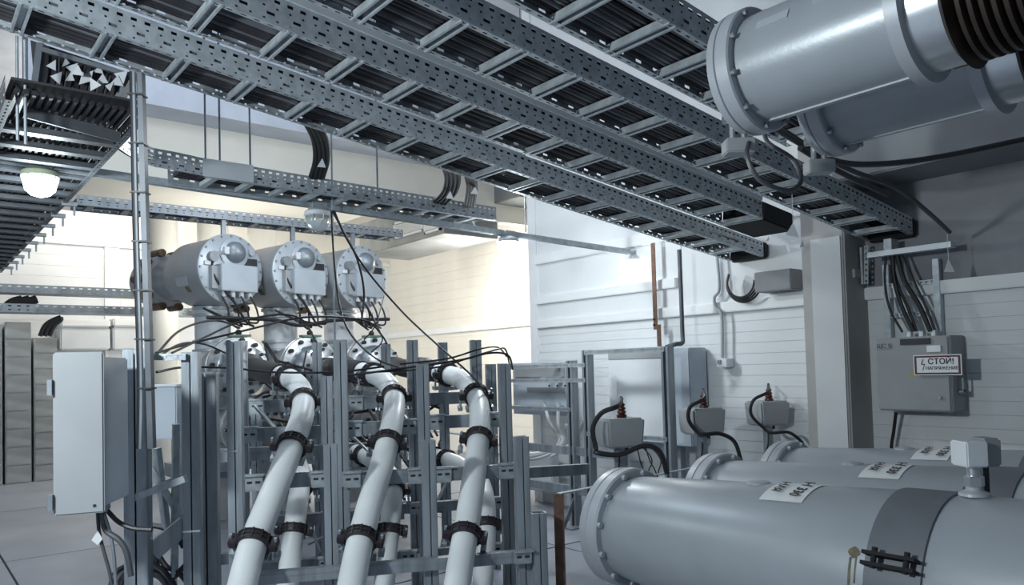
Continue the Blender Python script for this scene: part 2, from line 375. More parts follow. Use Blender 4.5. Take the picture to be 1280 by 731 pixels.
# elbow + straight ladder
t = thing('cable_ladder', 'galvanised cable ladder curving out from the left and running straight above the drums', 'cable tray', oz(320, 233, LZ), 'flat cable ladders')
PB = smooth([oz(x, y, 2.6) - Z * .1 for x, y in ((133, 143), (150, 161), (183, 182), (220, 190), (256, 198))] , 6)
x_r = PB[-1].x
q = MB().perf(PB, Z, .10, .09, ROWS); PT = [p + Z * .1 for p in PB]
q.perf(PT, -X, .018, .05, [(.5, .4, .006)]); q.build('curved_rail', 'galv', t, sm=0)
e0 = PB[-1]; e1 = oz(620, 259, 2.6) - Z * .1; e1b = V((x_r - .27, 1.2, LZ)); e2b = V((e1.x - .27, e1.y, LZ))
MB().box((e0 + e1 * 0 + V((.004, .13, .05))), (.003, .14, .05)).build('splice_plate', 'strip', t, sm=0)
q = MB().perf([e0, e1], Z, .10, .09, ROWS); q.perf([e0 + Z * .1, e1 + Z * .1], -X, .018, .05, [(.5, .4, .006)]); q.perf([e0, e1], -X, .028, .05, [(.5, .4, .006)]); q.build('side_rail', 'galv', t, sm=0)
MB().perf([e1b, e2b], Z, .10, .09, ROWS).perf([e1b, e2b], X, .028, .05, [(.5, .4, .006)]).build('side_rail', 'galv', t, sm=0)
for k in range(10):
    a = e0.lerp(e1, (k + .3) / 10.2); b = V((a.x - .265, a.y, a.z))
    MB().bar(a + V((-.003, 0, .012)), b + V((.003, 0, .012)), .035, .025).build('rung', 'galv', t, sm=0)
for k in range(7):
    o_ = -.04 - k * .033
    cable('power_cable', 'black cable lying in the straight ladder above the drums', 'cable', [e0 + V((o_, -.1, .045)), e0.lerp(e1, .5) + V((o_, 0, .045)), e1 + V((o_, 0, .045))], .014, 'black_cable', 'cables in the ladder above the drums', 6, 2)
cable('power_cable', 'thick black cable in the ladder bend at upper left', 'cable', [p + V((-.10, 0, .05)) for p in PB[::6]], .016, 'black_cable', None, 6, 4)
# lower far ladder
t = thing('cable_ladder', 'thin dark cable ladder passing just above the three drums', 'cable tray', oz(90, 250, 2.95), 'flat cable ladders')
a, b = oz(88, 252, 2.98), oz(487, 293, 2.98); a.z = b.z = 2.9; b.x = a.x = -7.35
for dx in (0, -.3):
    q = MB().perf([a + X * dx, b + X * dx], Z, .09, .07, [(.25, .16, .009), (.55, .45, .012), (.82, .4, .012)]); q.perf([a + X * dx, b + X * dx], -X if dx == 0 else X, .03, .07, [(.5, .4, .008)]); q.build('side_rail', 'galv_dark', t, sm=0)
for k in range(11):
    c = a.lerp(b, (k + .4) / 11); MB().bx((c.x - .297, c.y - .025, c.z), (c.x - .003, c.y + .025, c.z + .025)).build('rung', 'galv_dark', t, sm=0)
for k in range(5):
    cable('power_cable', 'black cable in the thin ladder just above the drums', 'cable', [a + V((-.05 - k * .05, 0, .045)), a.lerp(b, .5) + V((-.05 - k * .05, 0, .045)), b + V((-.05 - k * .05, 0, .045))], .018, 'black_cable', 'cables in the thin ladder', 6, 2)
for y in (2.46, 3.16, 3.84): MB().bx((-7.42, y - .02, 2.72), (-7.38, y + .02, 2.905)).build('support_foot', 'galv_dark', t, sm=0)
# two wall-side trays on the far left
for nm, zz in (('upper', 0), ('lower', 1)):
    py = (366, 391)[zz]; a = ox(-30, py - 2, -10.4); b = V((-10.4, 5.6, a.z))
    t = thing('cable_tray', 'long perforated cable tray on the far left, %s of two' % nm, 'cable tray', a, 'wall side trays')
    MB().perf([a, b], Z, .10, .09, [(.3, .3, .012), (.75, .4, .014)]).build('side_rail', 'galv_dark', t, sm=0)
    MB().bx((a.x - .3, a.y, a.z), (a.x, b.y, a.z + .006)).build('tray_floor', 'galv', t, sm=0)
    MB().bx((a.x - .3, a.y, a.z), (a.x - .294, b.y, a.z + .1)).build('side_rail', 'galv', t, sm=0)
# ------------------------------------------------------------------ lamp rail and bulkhead lamps
t = thing('lamp_rail', 'long galvanised channel carrying the round lamps across the hall', 'channel', (-4.6, .1, 2.52))
RA, RB = V((-4.6, .05, 2.565)), V((-4.6, 5.15, 2.435))
q = MB(); q.bar(RA, RB, .042, .003); 
for s in (-1, 1): q.bar(RA + V((.02 * s, 0, -.02)), RB + V((.02 * s, 0, -.02)), .003, .04)
q.build('channel', 'galv', t, sm=0)
def lamp(px, py, label, on):
    c = ox(px, py, -4.6); zr = RA.z + (RB.z - RA.z) * (c.y - RA.y) / (RB.y - RA.y) - .042
    t = thing('bulkhead_lamp', label, 'lamp', (c.x, c.y, zr - .14), 'lamps along the rail')
    MB().lathe((c.x, c.y, zr), -Z, [(0, .055), (.02, .085), (.045, .09), (.05, .082)], 20).build('housing', 'lamp_body' if on == 1 else 'box_white', t)
    MB().lathe((c.x, c.y, zr - .05), -Z, [(0, .078), (.03, .079), (.065, .07), (.09, .045), (.1, .015)], 20).build('glass', 'lens' if not on else 'lamp_on' if on == 1 else 'lamp_on_far', t)
    for k in range(4):
        an = k * math.pi / 4; d = V((math.cos(an), math.sin(an), 0)); pts = []
        for w_ in range(9):
            th = -math.pi / 2 + math.pi * w_ / 8; pts.append(V((c.x, c.y, zr - .045)) + d * (.088 * math.sin(th)) - Z * (.07 * math.cos(th)))
        if on != 2: MB().tube(pts, .003, 5, 1).build('guard_wire', 'galv', t)
    MB().bx((c.x - .04, c.y - .05, zr), (c.x + .04, c.y + .05, zr + .042)).build('mount', 'galv', t, sm=0)
    if on:
        l = bpy.data.lights.new('lamp_glow', 'POINT'); l.energy = {1: 14, 2: 21}[on]; l.shadow_soft_size = .07; l.color = (.86, .97, 1)
        o = bpy.data.objects.new('lamp_glow', l); COL.objects.link(o); o.parent = t; o.location = (0, 0, -.02 - .03)
lamp(50, 212, 'lit round bulkhead lamp with wire guard at the far left', 1)
lamp(397, 256, 'unlit round bulkhead lamp with clear glass above the third drum', 0)
lamp(634, 282, 'glaring lit lamp at the end of the straight ladder', 2)
lamp(795, 315, 'bright lit lamp hanging before the white wall by the copper bar', 2)

# ------------------------------------------------------------------ tanks on the right
def bolts(t, o, d, R, n, r, l, mt='bolt', a0=0):
    tt, a, b = frame(V(d)); first = None
    for k in range(n):
        an = a0 + 2 * math.pi * k / n; c = V(o) + (a * math.cos(an) + b * math.sin(an)) * R
        if first is None: first = MB().cyl(c, c + tt * l, r, 6).build('bolt', mt, t, sm=0); o0 = WL[first.name] - c
        else: clone(first, t, c + o0)
LBL = {0: 'nearest grey horizontal tank with dark band and a brown drip stain', 1: 'middle grey horizontal tank of the three', 2: 'farthest grey horizontal tank, next to the white wall'}
for i, (yc, fx) in enumerate(((2.87, -2.70), (3.665, -2.715), (4.47, -2.76))):
    zc = .584; t = thing('gas_tank', LBL[i], 'tank', (fx, yc, zc - .3), 'grey tanks')
    o = V((fx, yc, zc))
    MB().lathe(o, X, [(0, .255), (.012, .288), (.055, .293), (.06, .288), (.066, .293), (.115, .293), (.125, .285)], 48).build('flange', 'tank_flange', t); fo = LAST[0]
    bolts(fo, o + X * .125, X, .272, 12, .014, .018, 'tank_flange', .2)
    MB().lathe(o + X * .12, X, [(0, .250), (.05, .256), (.7, .292), (1.30, .325), (1.31, .325)], 48).build('body', 'tank', t)
    MB().lathe(o + X * 1.425, X, [(0, .324), (.004, .334), (.19, .338), (.195, .328)], 48).build('band', 'tank_band', t)
    MB().lathe(o + X * 1.60, X, [(0, .30), (.01, .327), (.03, .334), (3.2, .334), (3.25, .3)], 48).build('rear_body', 'tank', t)
    # saddle feet
    for xf in (.55, 2.6):
        MB().bx((fx + xf - .05, yc - .2, 0), (fx + xf + .05, yc + .2, zc - .22)).build('saddle', 'galv_dark', t, sm=0)
    # curved paper label
    x0 = fx + (.93, .96, .90)[i] ; w_ = .19; q = MB(); th0, th1 = math.radians(82), math.radians(122); nn = 8; rr = .12 + .0
    def rad(x): return (.256 + (.292 - .256) * (x - .05 - .12) / .65) if x < .82 else (.292 + (.325 - .292) * (x - .82) / .6)
    for k in range(nn):
        a, b = th0 + (th1 - th0) * k / nn, th0 + (th1 - th0) * (k + 1) / nn; r0, r1 = rad(x0 - fx) + .003, rad(x0 + w_ - fx) + .003
        pf = lambda x, r, an: V((x, yc + r * math.cos(an), zc + r * math.sin(an)))
        q.quad(pf(x0, r0, a), pf(x0 + w_, r1, a), pf(x0 + w_, r1, b), pf(x0, r0, b))
    lb = q.build('paper_label', 'label', t)
    an = math.radians(104); rr = rad(x0 + w_ / 2 - fx) + .009; tg = V((0, -math.sin(an), math.cos(an)))   # facing the aisle, read from the far side
    c = V((x0 + w_ / 2, yc + rr * math.cos(an), zc + rr * math.sin(an)))
    text('label_text', 'Н 330', .058, c + X * .045, tg, X, 'ink', lb, .0006); text('label_text', 'НАЯ', .05, c - X * .045, tg, X, 'ink', lb, .0006)
    # small oval plate beside the label
    c = V((x0 - .1, yc, zc + rad(x0 - .1 - fx) - .004)); MB().lathe(c, Z, [(0, .05), (.008, .05), (.012, .04)], 20).build('round_plate', 'tank_flange', t)
    # band lock
    if i == 0:
        an = math.radians(157); dd = V((0, math.cos(an), math.sin(an))); tt = V((0, -math.sin(an), math.cos(an)))
        for s in (-1, 1):
            MB().box(o + X * 1.525 + dd * .365 + tt * (.018 * s), (.085, .024, .006), (X, dd, tt)).build('lock_bar', 'black_matte', t, sm=0)
        for xx in (-.05, .055):
            p = o + X * (1.525 + xx) + dd * .37; MB().cyl(p - tt * .04, p + tt * .03, .010, 8).build('lock_bolt', 'black_matte', t, sm=0)
        # old drip stain on the paint
        q = MB()
        for (xa, aa, ab, ww) in ((1.385, 150, 157.5, .022), (1.375, 157, 182, .004), (1.395, 156, 172, .003)):
            for k in range(6):
                a, b = math.radians(aa + (ab - aa) * k / 6), math.radians(aa + (ab - aa) * (k + 1) / 6)
                wa = ww * (math.sin(math.pi * (k + .15) / 6.3) if ww > .01 else 1); wb2 = ww * (math.sin(math.pi * (k + 1.15) / 6.3) if ww > .01 else 1)
                r_ = .3245
                q.quad(*(o + V((xx, r_ * math.cos(an), r_ * math.sin(an))) for xx, an in ((xa - wa, a), (xa + wa, a), (xa + wb2, b), (xa - wb2, b))))
        q.build('drip_stain', 'stain', t)
# sensor block on the nearest tank
p = oy(1218, 612, 2.87); p = V((p.x, 2.87, .918))
t = thing('pressure_sensor', 'pale grey sensor block on a brass-like fitting atop the nearest tank', 'sensor', p)
MB().lathe(p, Z, [(0, .05), (.01, .048), (.02, .026), (.03, .026)], 20).build('base', 'tank_flange', t)
MB().lathe(p + Z * .03, Z, [(0, .028), (.004, .032), (.034, .032), (.038, .028)], 6).build('hex_nut', 'silver', t, sm=20)
MB().lathe(p + Z * .068, Z, [(0, .021), (.034, .021)], 16).build('neck', 'silver', t)
MB().box(p + Z * .145 - _R0 * .012, (.037, .05, .043), (_R0, _H, Z)).build('block', 'box_white', t, bevel=.005)
MB().box(p + Z * .147 + _R0 * .056 + _H * .02, (.03, .045, .048), (_R0, _H, Z)).build('plug', 'panel_grey', t, bevel=.007)
MB().cyl(p + _R0 * .055 + _H * .02 - Z * .0, p + _R0 * .055 + _H * .02 + Z * .10, .010, 8).build('cable_end', 'black', t)

# ------------------------------------------------------------------ grey tubes at upper right
for i, (px, py, dd, ln) in enumerate(((926, 97, 2.6, 1), (1032, 148, None, 1))):
    if i == 0: o = at(px, py, dd); r = .178
    else:
        o = V((o.x + .02, o.y + .50, o.z)); r = .178
    t = thing('busbar_tube', ('large grey flanged tube at the upper right, in front', 'second grey flanged tube at the upper right, behind the front one')[i], 'tube', o, 'upper right tubes')
    MB().lathe(o, X, [(0, .19), (.006, .205), (.035, .21), (.038, .203), (.042, .21), (.085, .21), (.09, .204)], 48).build('flange', 'tank_flange', t); fo = LAST[0]
    bolts(fo, o + X * .09, X, .195, 10, .010, .014, 'bolt', .35)
    MB().lathe(o + X * .085, X, [(0, r), (.50, r), (.505, r)], 48).build('body', 'tank', t)
    MB().lathe(o + X * .575, X, [(0, r), (.004, .205), (.04, .205), (.044, r)], 48).build('ring', 'tank_flange', t)
    MB().lathe(o + X * .615, X, [(0, .178), (.09, .178)], 48).build('collar', 'silver', t)
    if i == 1: pass
    prof = [(0, .17), (.02, .2), (.03, .17)]
    for k in range(9): prof += [(.035 + k * .026, .16), (.045 + k * .026, .185), (.055 + k * .026, .185)]
    MB().lathe(o + X * .70, X, prof, 40).build('bellows', 'bellows', t)
    MB().lathe(o + X * .965, X, [(0, .15), (.01, .21), (.05, .21), (.06, .178), (1.6, .178)], 48).build('rear_body', 'bronze' if i == 0 else 'tank', t)
    for an in (.2, 1.3, 5.6):
        d_ = V((0, math.cos(an), math.sin(an))); MB().cyl(o + X * .62 + d_ * .2, o + X * 1.0 + d_ * .2, .012, 8).build('tie_rod', 'bronze', t)
    MB().bx((o.x + .09, o.y - .008, o.z - r - .005), (o.x + .575, o.y + .008, o.z - r + .004)).build('seam_strip', 'tank_flange', t, sm=0)
    if i == 0:
        for x0, x1, an in ((.17, .28, 155), (.36, .47, 150)):
            a = math.radians(an); d_ = V((0, math.cos(a), math.sin(a))); tg = V((0, math.sin(a), -math.cos(a)))
            MB().box(o + X * (x0 + x1) / 2 + d_ * (r + .001), ((x1 - x0) / 2, .016, .002), (X, tg, d_)).build('name_strip', 'gis_light', t, sm=0)
    # terminal block under the flange
    bp = o + V((.0, -.03, -.27)); b_ = thing('terminal_box', ('small grey junction box below the front tube flange', 'small grey junction box below the rear tube flange')[i], 'junction box', bp, 'junction boxes under the tubes')
    MB().box(bp + Z * .02, (.05, .035, .025), (_R0, _H, Z)).build('body', 'box_grey', b_, bevel=.004)
    for s in (-.02, .02): MB().cyl(bp + _R0 * s + Z * .045, bp + _R0 * s + Z * .10, .01, 8).build('gland', 'silver', b_)
    MB().cyl(bp + Z * .12 - _R0 * .05, bp + Z * .12 - _R0 * .005, .016, 10).build('knob', 'silver', b_)
    b0 = bp
    if i == 0:
        cable('looped_cable', 'glossy grey cable looping below the front tube flange', 'cable', [at(936, 178, 2.55), at(934, 196, 2.5), at(950, 225, 2.5), at(985, 238, 2.55), at(1001, 226, 2.6), at(992, 200, 2.65), at(962, 180, 2.7), at(955, 168, 2.7)], .008, 'grey_cable')
for k, pts in enumerate((((960, 155), (1010, 185), (1062, 212), (1120, 235), (1160, 265), (1187, 290)), ((980, 165), (1040, 200), (1100, 205), (1180, 195), (1290, 172)), ((1000, 185), (1050, 215), (1110, 243)))):
    cable('black_lead', ('black lead drooping from the tube end to the wall beam', 'black cable strapped along the beam at upper right', 'short black lead under the rear tube')[k], 'cable', [at(x, y, 2.75 + .35 * j if k == 0 else 3.0 + .22 * j) for j, (x, y) in enumerate(pts)], (.012, .014, .012)[k], 'black')
pf = at(1184, 292, 4.5); cable('tag_string', 'thin string holding the right white tag', 'string', [pf, pf - Z * .17], .0015, 'tagwhite', n=5)
tag(MB().quad(pf - Z * .15, pf - Z * .23 - _R * .03, pf - Z * .23 + _R * .035).quad(pf - Z * .15 + _H * .002, pf - Z * .23 + _R * .035 + _H * .002, pf - Z * .23 - _R * .03 + _H * .002).build('warning_tag', 'tagwhite', sm=0), 'white triangular tag hanging at the right before the wall', 'tag')
pf = min((at(990, 243, 3 + .02 * k_) for k_ in range(120)), key=lambda q_: abs(q_.z - tz(q_.y))); cable('tag_string', 'thin string holding the white triangle tag near the column', 'string', [pf, pf - Z * .2], .002, 'tagwhite', n=5)
tag(MB().quad(pf - Z * .16, pf - Z * .23 - _R * .045, pf - Z * .245 + _R * .03).quad(pf - Z * .16 + _H * .002, pf - Z * .245 + _R * .03 + _H * .002, pf - Z * .23 - _R * .045 + _H * .002).build('warning_tag', 'tagwhite', sm=0), 'white triangular tag hanging at the column top', 'tag')

# ------------------------------------------------------------------ switch panel on the wall with its sign
t = thing('switch_panel', 'grey wall-mounted electrical switch panel with a voltage warning sign', 'switch panel', (-2.2, 5.1, 1.03))
pa, pb = oy(1095, 420, 4.98), oy(1183, 415, 4.98)
x0, x1, z0, z1 = pa.x, pb.x + .02, 1.055, 1.525
MB().bx((x0, 4.98, z0), (x1, 5.2, z1)).build('body', 'panel_grey', t, bevel=.006)
MB().bx((x0 + .008, 4.968, z0 + .008), (x1 - .012, 4.98, z1 - .008)).build('door', 'panel_grey', t, bevel=.003)
MB().bx((x0 + .16, 4.958, z1 - .05), (x0 + .34, 4.968, z1 - .012)).build('dark_plate', 'ink', t, sm=0)
MB().bx((x1 - .13, 4.958, z1 - .10), (x1 - .05, 4.968, z1 - .06)).build('label_plate', 'label', t, sm=0)
MB().bx((x0 + .01, 4.962, z1 - .07), (x0 + .10, 4.968, z1 - .035)).build('label_plate', 'panel_grey', t, sm=0)
text('panel_number', 'ЩС 5', .036, (x0 + .055, 4.9605, z1 - .053), X, Z, 'ink', t, .0005)
for px, pz in ((x1 - .09, z1 - .125), (x1 - .07, z0 + .09)): MB().cyl((px, 4.968, pz), (px, 4.956, pz), .012, 12).build('lock', 'bolt', t)
MB().quad((x0 + .2, 4.9665, z0 + .225), (x0 + .24, 4.9665, z0 + .225), (x0 + .22, 4.9665, z0 + .258)).build('warning_triangle', 'yellow', t, sm=0)
MB().cyl((x1 + .002, 5.08, z0 + .12), (x1 + .03, 5.08, z0 + .12), .018, 12).build('handle', 'galv_dark', t)
MB().bx((x1 + .02, 5.07, z0 + .12), (x1 + .03, 5.09, z0 + .23)).build('handle_arm', 'galv_dark', t, sm=0)
for k in range(3): MB().cyl((x0 + .17 + k * .075, 5.08, z1), (x0 + .17 + k * .075, 5.08, z1 + .035), .02, 10).build('gland', 'galv', t)
sg = oy(1171, 456, 4.94)
s = thing('warning_sign', 'white voltage warning sign with dark red border on the switch panel', 'sign', (sg.x, 4.94, sg.z - .06))
MB().bx((sg.x - .138, 4.944, sg.z - .063), (sg.x + .138, 4.95, sg.z + .063)).build('backing', 'label', s, sm=0)
q = MB()
for a, b in (((-.132, -.057), (.132, -.047)), ((-.132, .047), (.132, .057)), ((-.132, -.047), (-.120, .047)), ((.120, -.047), (.132, .047))):
    q.bx((sg.x + a[0], 4.9425, sg.z + a[1]), (sg.x + b[0], 4.944, sg.z + b[1]))
q.build('border', 'red', s, sm=0)
text('sign_text', 'СТОЙ!', .048, (sg.x + .022, 4.9432, sg.z + .020), X, Z, 'ink', s, .0006); text('sign_text', 'НАПРЯЖЕНИЕ', .0265, (sg.x + .026, 4.9432, sg.z - .020), X, Z, 'ink', s, .0006)
P_ = lambda x, z: (sg.x + x, 4.9425, sg.z + z)
MB().quad(P_(-.094, .006), P_(-.082, .038), P_(-.077, .036), P_(-.086, .010)).quad(P_(-.094, .006), P_(-.070, .008), P_(-.070, .004), P_(-.090, .001)).quad(P_(-.070, .008), P_(-.075, .008), P_(-.086, -.036), P_(-.081, -.03)).build('lightning_bolt', 'red', s, sm=0)
# strut frame above the panel
t = thing('panel_strut_stand', 'pair of upright struts with slotted crossbars above the switch panel', 'strut frame', (-2.2, 5.17, 1.5))
for px in (1110, 1173):
    p = oy(px, 400, 5.15); MB().bx((p.x - .02, 5.14, 1.53), (p.x + .02, 5.19, 2.02)).build('strut', 'galv', t, bevel=.003)
for zz in (1.66, 1.86):
    a, b = oy(1112, 400, 5.15).x, oy(1172, 400, 5.15).x
    MB().perf([(a, 5.138, zz), (b, 5.138, zz)], Z, .03, .03, [(.5, .45, .016)]).build('slotted_bar', 'galv', t, sm=0)
for k, pts in enumerate((((1108, 315), (1106, 350), (1112, 385), (1128, 415)), ((1115, 315), (1118, 350), (1128, 385), (1142, 414)), ((1120, 315), (1130, 350), (1148, 380), (1163, 414)), ((1126, 315), (1144, 355), (1158, 385), (1168, 412)), ((1112, 315), (1122, 355), (1135, 385), (1146, 414)))):
    cable('feed_cable', 'black cable dropping from the ladder into the switch panel', 'cable', [oy(x, y, 5.06 + .004 * k) for x, y in pts], (.008, .014, .016, .008, .01)[k], 'black', 'switch panel feed cables')
cable('feed_cable', 'black cable leaving the switch panel underside', 'cable', [oy(1120, 516, 5.1), oy(1117, 540, 5.12), oy(1114, 565, 5.12), oy(1113, 640, 5.12)], .011, 'black')
t = thing('perforated_bracket', 'perforated upright bracket beside the column top', 'bracket', oy(1081, 355, 5.1))
a = oy(1080, 355, 5.1); MB().perf([a, oy(1080, 307, 5.1)], X, .03, .035, [(.5, .4, .012)]).bx((a.x - .015, 5.09, a.z), (a.x, 5.15, a.z + .25)).build('bracket', 'galv', t, sm=0)
p = oy(1070, 343, 5.1); tag(MB().bx((p.x - .03, 5.0, p.z - .03), (p.x + .04, 5.15, p.z + .03)).build('socket_box', 'column', bevel=.006), 'small square box beside the perforated bracket at the column', 'junction box')
a, b = oy(1086, 322, 5.0), oy(1190, 305, 5.0); t = thing('support_bar', 'pale steel bracket bar under the end of the third ladder', 'bracket', a)
MB().bx((a.x, 4.98, 2.06), (b.x, 5.05, 2.095)).build('bar', 'strip', t, sm=0); MB().bx((a.x + .1, 5.0, 2.095), (a.x + .15, 5.1, 2.17)).build('clip', 'galv', t, sm=0)

# ------------------------------------------------------------------ wall: copper bar, conduits, switch, coil
t = thing('copper_busbar', 'copper bar hanging down the white wall', 'busbar', oy(821, 428, 5.1))
a, b = oy(817, 318, 5.1), oy(819, 412, 5.1); MB().bx((a.x - .02, 5.09, b.z), (a.x + .02, 5.10, a.z + .1)).build('upper_bar', 'copper', t, sm=0)
a, b = oy(825, 410, 5.1), oy(826, 430, 5.1); MB().bx((a.x - .02, 5.08, b.z - .02), (a.x + .02, 5.09, a.z + .03)).build('lower_bar', 'copper', t, sm=0)
for py in (399, 406): p = oy(818, py, 5.09); MB().cyl(p, p - Y * .012, .009, 8).build('bolt', 'black', t)
t = cable('conduit', 'dark vertical conduit from the ladder down to the white cabinet', 'conduit', [oy(849, 312, 4.9), oy(851, 360, 4.9), oy(853, 415, 4.9), oy(853, 428, 4.88), oy(845, 430, 4.8), oy(832, 434, 4.75)], .018, 'steel_dark', n=10)
cable('conduit', 'thin white-grey conduit bending down the wall to a switch', 'conduit', [oy(896, 318, 5.12), oy(899, 360, 5.12), oy(893, 372, 5.12), oy(895, 385, 5.12), oy(902, 395, 5.12), oy(903, 447, 5.12)], .012, 'box_grey', n=8)
p = oy(904, 453, 5.12); t = thing('wall_switch', 'small surface-mounted wall switch under the thin conduit', 'switch', p)
MB().bx((p.x - .05, 5.1, p.z - .04), (p.x + .05, 5.2, p.z + .03)).build('body', 'box_white', t, bevel=.006); MB().bx((p.x - .035, 5.09, p.z - .01), (p.x - .005, 5.1, p.z + .02)).build('rocker', 'panel_grey', t, sm=0)
for k in range(4):
    c = V((oy(926, 358, 5.05).x, 5.05 + .014 * k, oy(926, 352, 5.05).z)); r = .12 + .012 * k
    pts = [c + X * (r * math.cos(w_)) + Z * (r * math.sin(w_)) for w_ in [math.radians(150 + 30 * j) for j in range(8)]]
    cable('coiled_cable', 'loop of the black cable coil hanging on the white wall below the ladder end', 'cable', pts, .008, 'black', 'coiled cable loops')
p = oy(974, 352, 5.1); t = tag(MB().bx((p.x - .16, 5.02, p.z - .07), (p.x + .14, 5.19, p.z + .08)).build('trunking_box', 'plaster_dim', bevel=.006), 'grey metal box on the white wall left of the column', 'box')
rnd = random.Random(4)
t = thing('torn_film', 'crumpled clear plastic film at the ladder end above the grey box', 'plastic film', oy(975, 305, 4.7))
for k in range(10):
    c = oy(948 + rnd.uniform(0, 48), 290 + rnd.uniform(-8, 26), 4.85); q = [c + V((rnd.uniform(-.06, .06), rnd.uniform(-.04, .04), rnd.uniform(-.06, .06))) for _ in range(3)]
    MB().quad(*q).build('film_fold', 'tagwhite', t, sm=0)
for px in (1010, 1000):
    pass

# ------------------------------------------------------------------ white cabinet and strut stand in front of the wall
t = thing('control_cabinet', 'white control cabinet standing against the wall behind the strut frame', 'cabinet', (-4.3, 5.05, 0))
a, b = oy(757, 442, 4.92), oy(862, 433, 5.17)
MB().bx((a.x, 4.95, .72), (oy(858, 433, 4.92).x, 5.18, 1.52)).build('body', 'box_blue', t, bevel=.008)
MB().bx((a.x + .015, 4.935, .74), (oy(830, 433, 4.92).x, 4.95, 1.44)).build('door', 'box_white', t, bevel=.004)
MB().bx((a.x + .015, 4.935, 1.445), (oy(830, 433, 4.92).x, 4.95, 1.51)).build('top_strip', 'box_grey', t, sm=0)
for xx in (-4.7, -4.05): MB().bx((xx - .03, 5.05, 0), (xx + .03, 5.12, .72)).build('leg', 'galv_post', t, sm=0)
t = thing('strut_stand', 'galvanised strut frame with slotted rails in front of the white cabinet', 'strut frame', (-4.3, 4.6, 0))
def upost(p0, ztop, par, w_=.03, name='post', zb=0):
    x, y = p0[0], p0[1]; q = MB()
    q.box((x, y + w_ * .9, (zb + ztop) / 2), (w_, .003, (ztop - zb) / 2)); q.box((x - w_, y, (zb + ztop) / 2), (.003, w_, (ztop - zb) / 2)); q.box((x + w_, y, (zb + ztop) / 2), (.003, w_, (ztop - zb) / 2))
    q.box((x - w_ * .7, y - w_, (zb + ztop) / 2), (w_ * .32, .003, (ztop - zb) / 2)); q.box((x + w_ * .7, y - w_, (zb + ztop) / 2), (w_ * .32, .003, (ztop - zb) / 2))
    return q.build(name, 'galv_post', par, sm=0)
PS = {}
for px, zt in ((736, 1.53), (836, 1.53), (716, 1.445), (629, 1.44)):
    p = oy(px, 500, 4.6); PS[px] = p.x; upost(p, zt, t, .034)
a, b = PS[736], PS[836]
for zz, xa, xb in ((1.49, a, b), (.80, a, b), (1.385, PS[629], a), (1.255, PS[629], a), (1.0, PS[629], PS[716])):
    MB().perf([(xa, 4.56, zz), (xb, 4.56, zz)], Z, .035, .045, [(.5, .6, .014)]).bx((xa, 4.565, zz), (xb, 4.60, zz + .035)).build('slotted_rail', 'galv', t, sm=0)
for zz in (.62, .28): MB().bx((PS[629], 4.58, zz), (a + .3, 4.62, zz + .07)).build('crossbar', 'galv_post', t, sm=0)
MB().bar((PS[716], 4.45, .02), (PS[716], 4.6, .26), .04, .01, X).build('gusset', 'galv_dark', t, sm=0); MB().bx((PS[716] - .1, 4.45, 0), (PS[716] + .1, 4.75, .012)).build('foot_plate', 'galv_dark', t, sm=0)
t = thing('wiring_panel', 'grey backing panel with terminal rails and white hoses, left of the cabinet', 'panel', (-5.4, 4.9, .9))
a, b = oy(640, 463, 4.85), oy(705, 463, 4.85)
MB().bx((a.x, 4.86, .93), (b.x, 4.88, 1.44)).build('plate', 'box_blue', t, sm=0); MB().bx((a.x + .05, 4.84, 1.30), (b.x, 4.86, 1.40)).build('terminal_plate', 'panel_grey', t, sm=0); MB().bx((a.x + .25, 4.83, 1.15), (b.x, 4.86, 1.2)).build('terminal_plate', 'panel_grey', t, sm=0)
for zz in (1.0, 1.27, 1.40): MB().bx((b.x - .06, 4.6, zz), (b.x - .02, 4.865, zz + .03)).build('standoff', 'galv', t, sm=0)
for k in range(3): p = oy(687 + 10 * k, 482, 4.84); MB().cyl(p, p - Y * .01, .009, 8).build('bolt', 'black', t)
for k, pts in enumerate((((680, 502), (688, 530), (700, 548), (690, 562), (660, 570), (630, 566)), ((698, 504), (698, 535), (703, 552), (690, 566), (655, 574), (600, 560)), ((708, 530), (706, 548), (695, 560), (668, 567), (640, 564)), ((640, 560), (600, 548), (560, 540), (520, 538)), ((730, 525), (722, 545), (712, 556), (690, 570)))):
    cable('white_hose', ('white hose hanging in front of the grey wiring panel, first', 'long white hose sagging below the wiring panel', 'short white hose with dark end at the wiring panel', 'white hose running behind the third thick cable', 'white hose beside the strut stand')[k], 'hose', [oy(x, y, 4.75) for x, y in pts], .016, 'white_pipe')
# dark floor-level box and duct at the wall foot
tag(MB().bx(oy(640, 560, 5.0), oy(700, 615, 5.1)).build('wall_box', 'box_white', bevel=.01), 'pale low box at the foot of the wall behind the strut stand', 'box')
# copper/steel earthing strip on a post
t = thing('earthing_strip', 'rusty flat steel strip bent over from a floor post towards the tanks', 'strip', oz(698, 800, 0))
p = at(698, 617, 3.9); q2 = oy(855, 583, 4.05)
MB().box((p.x, p.y, p.z / 2), (.026, .004, p.z / 2), (_R0, _H, Z)).build('upright', 'rust', t, sm=0)
MB().bar(p, V((-3.0, 4.4, p.z)), .03, .006).build('top_strip', 'galv', t, sm=0)

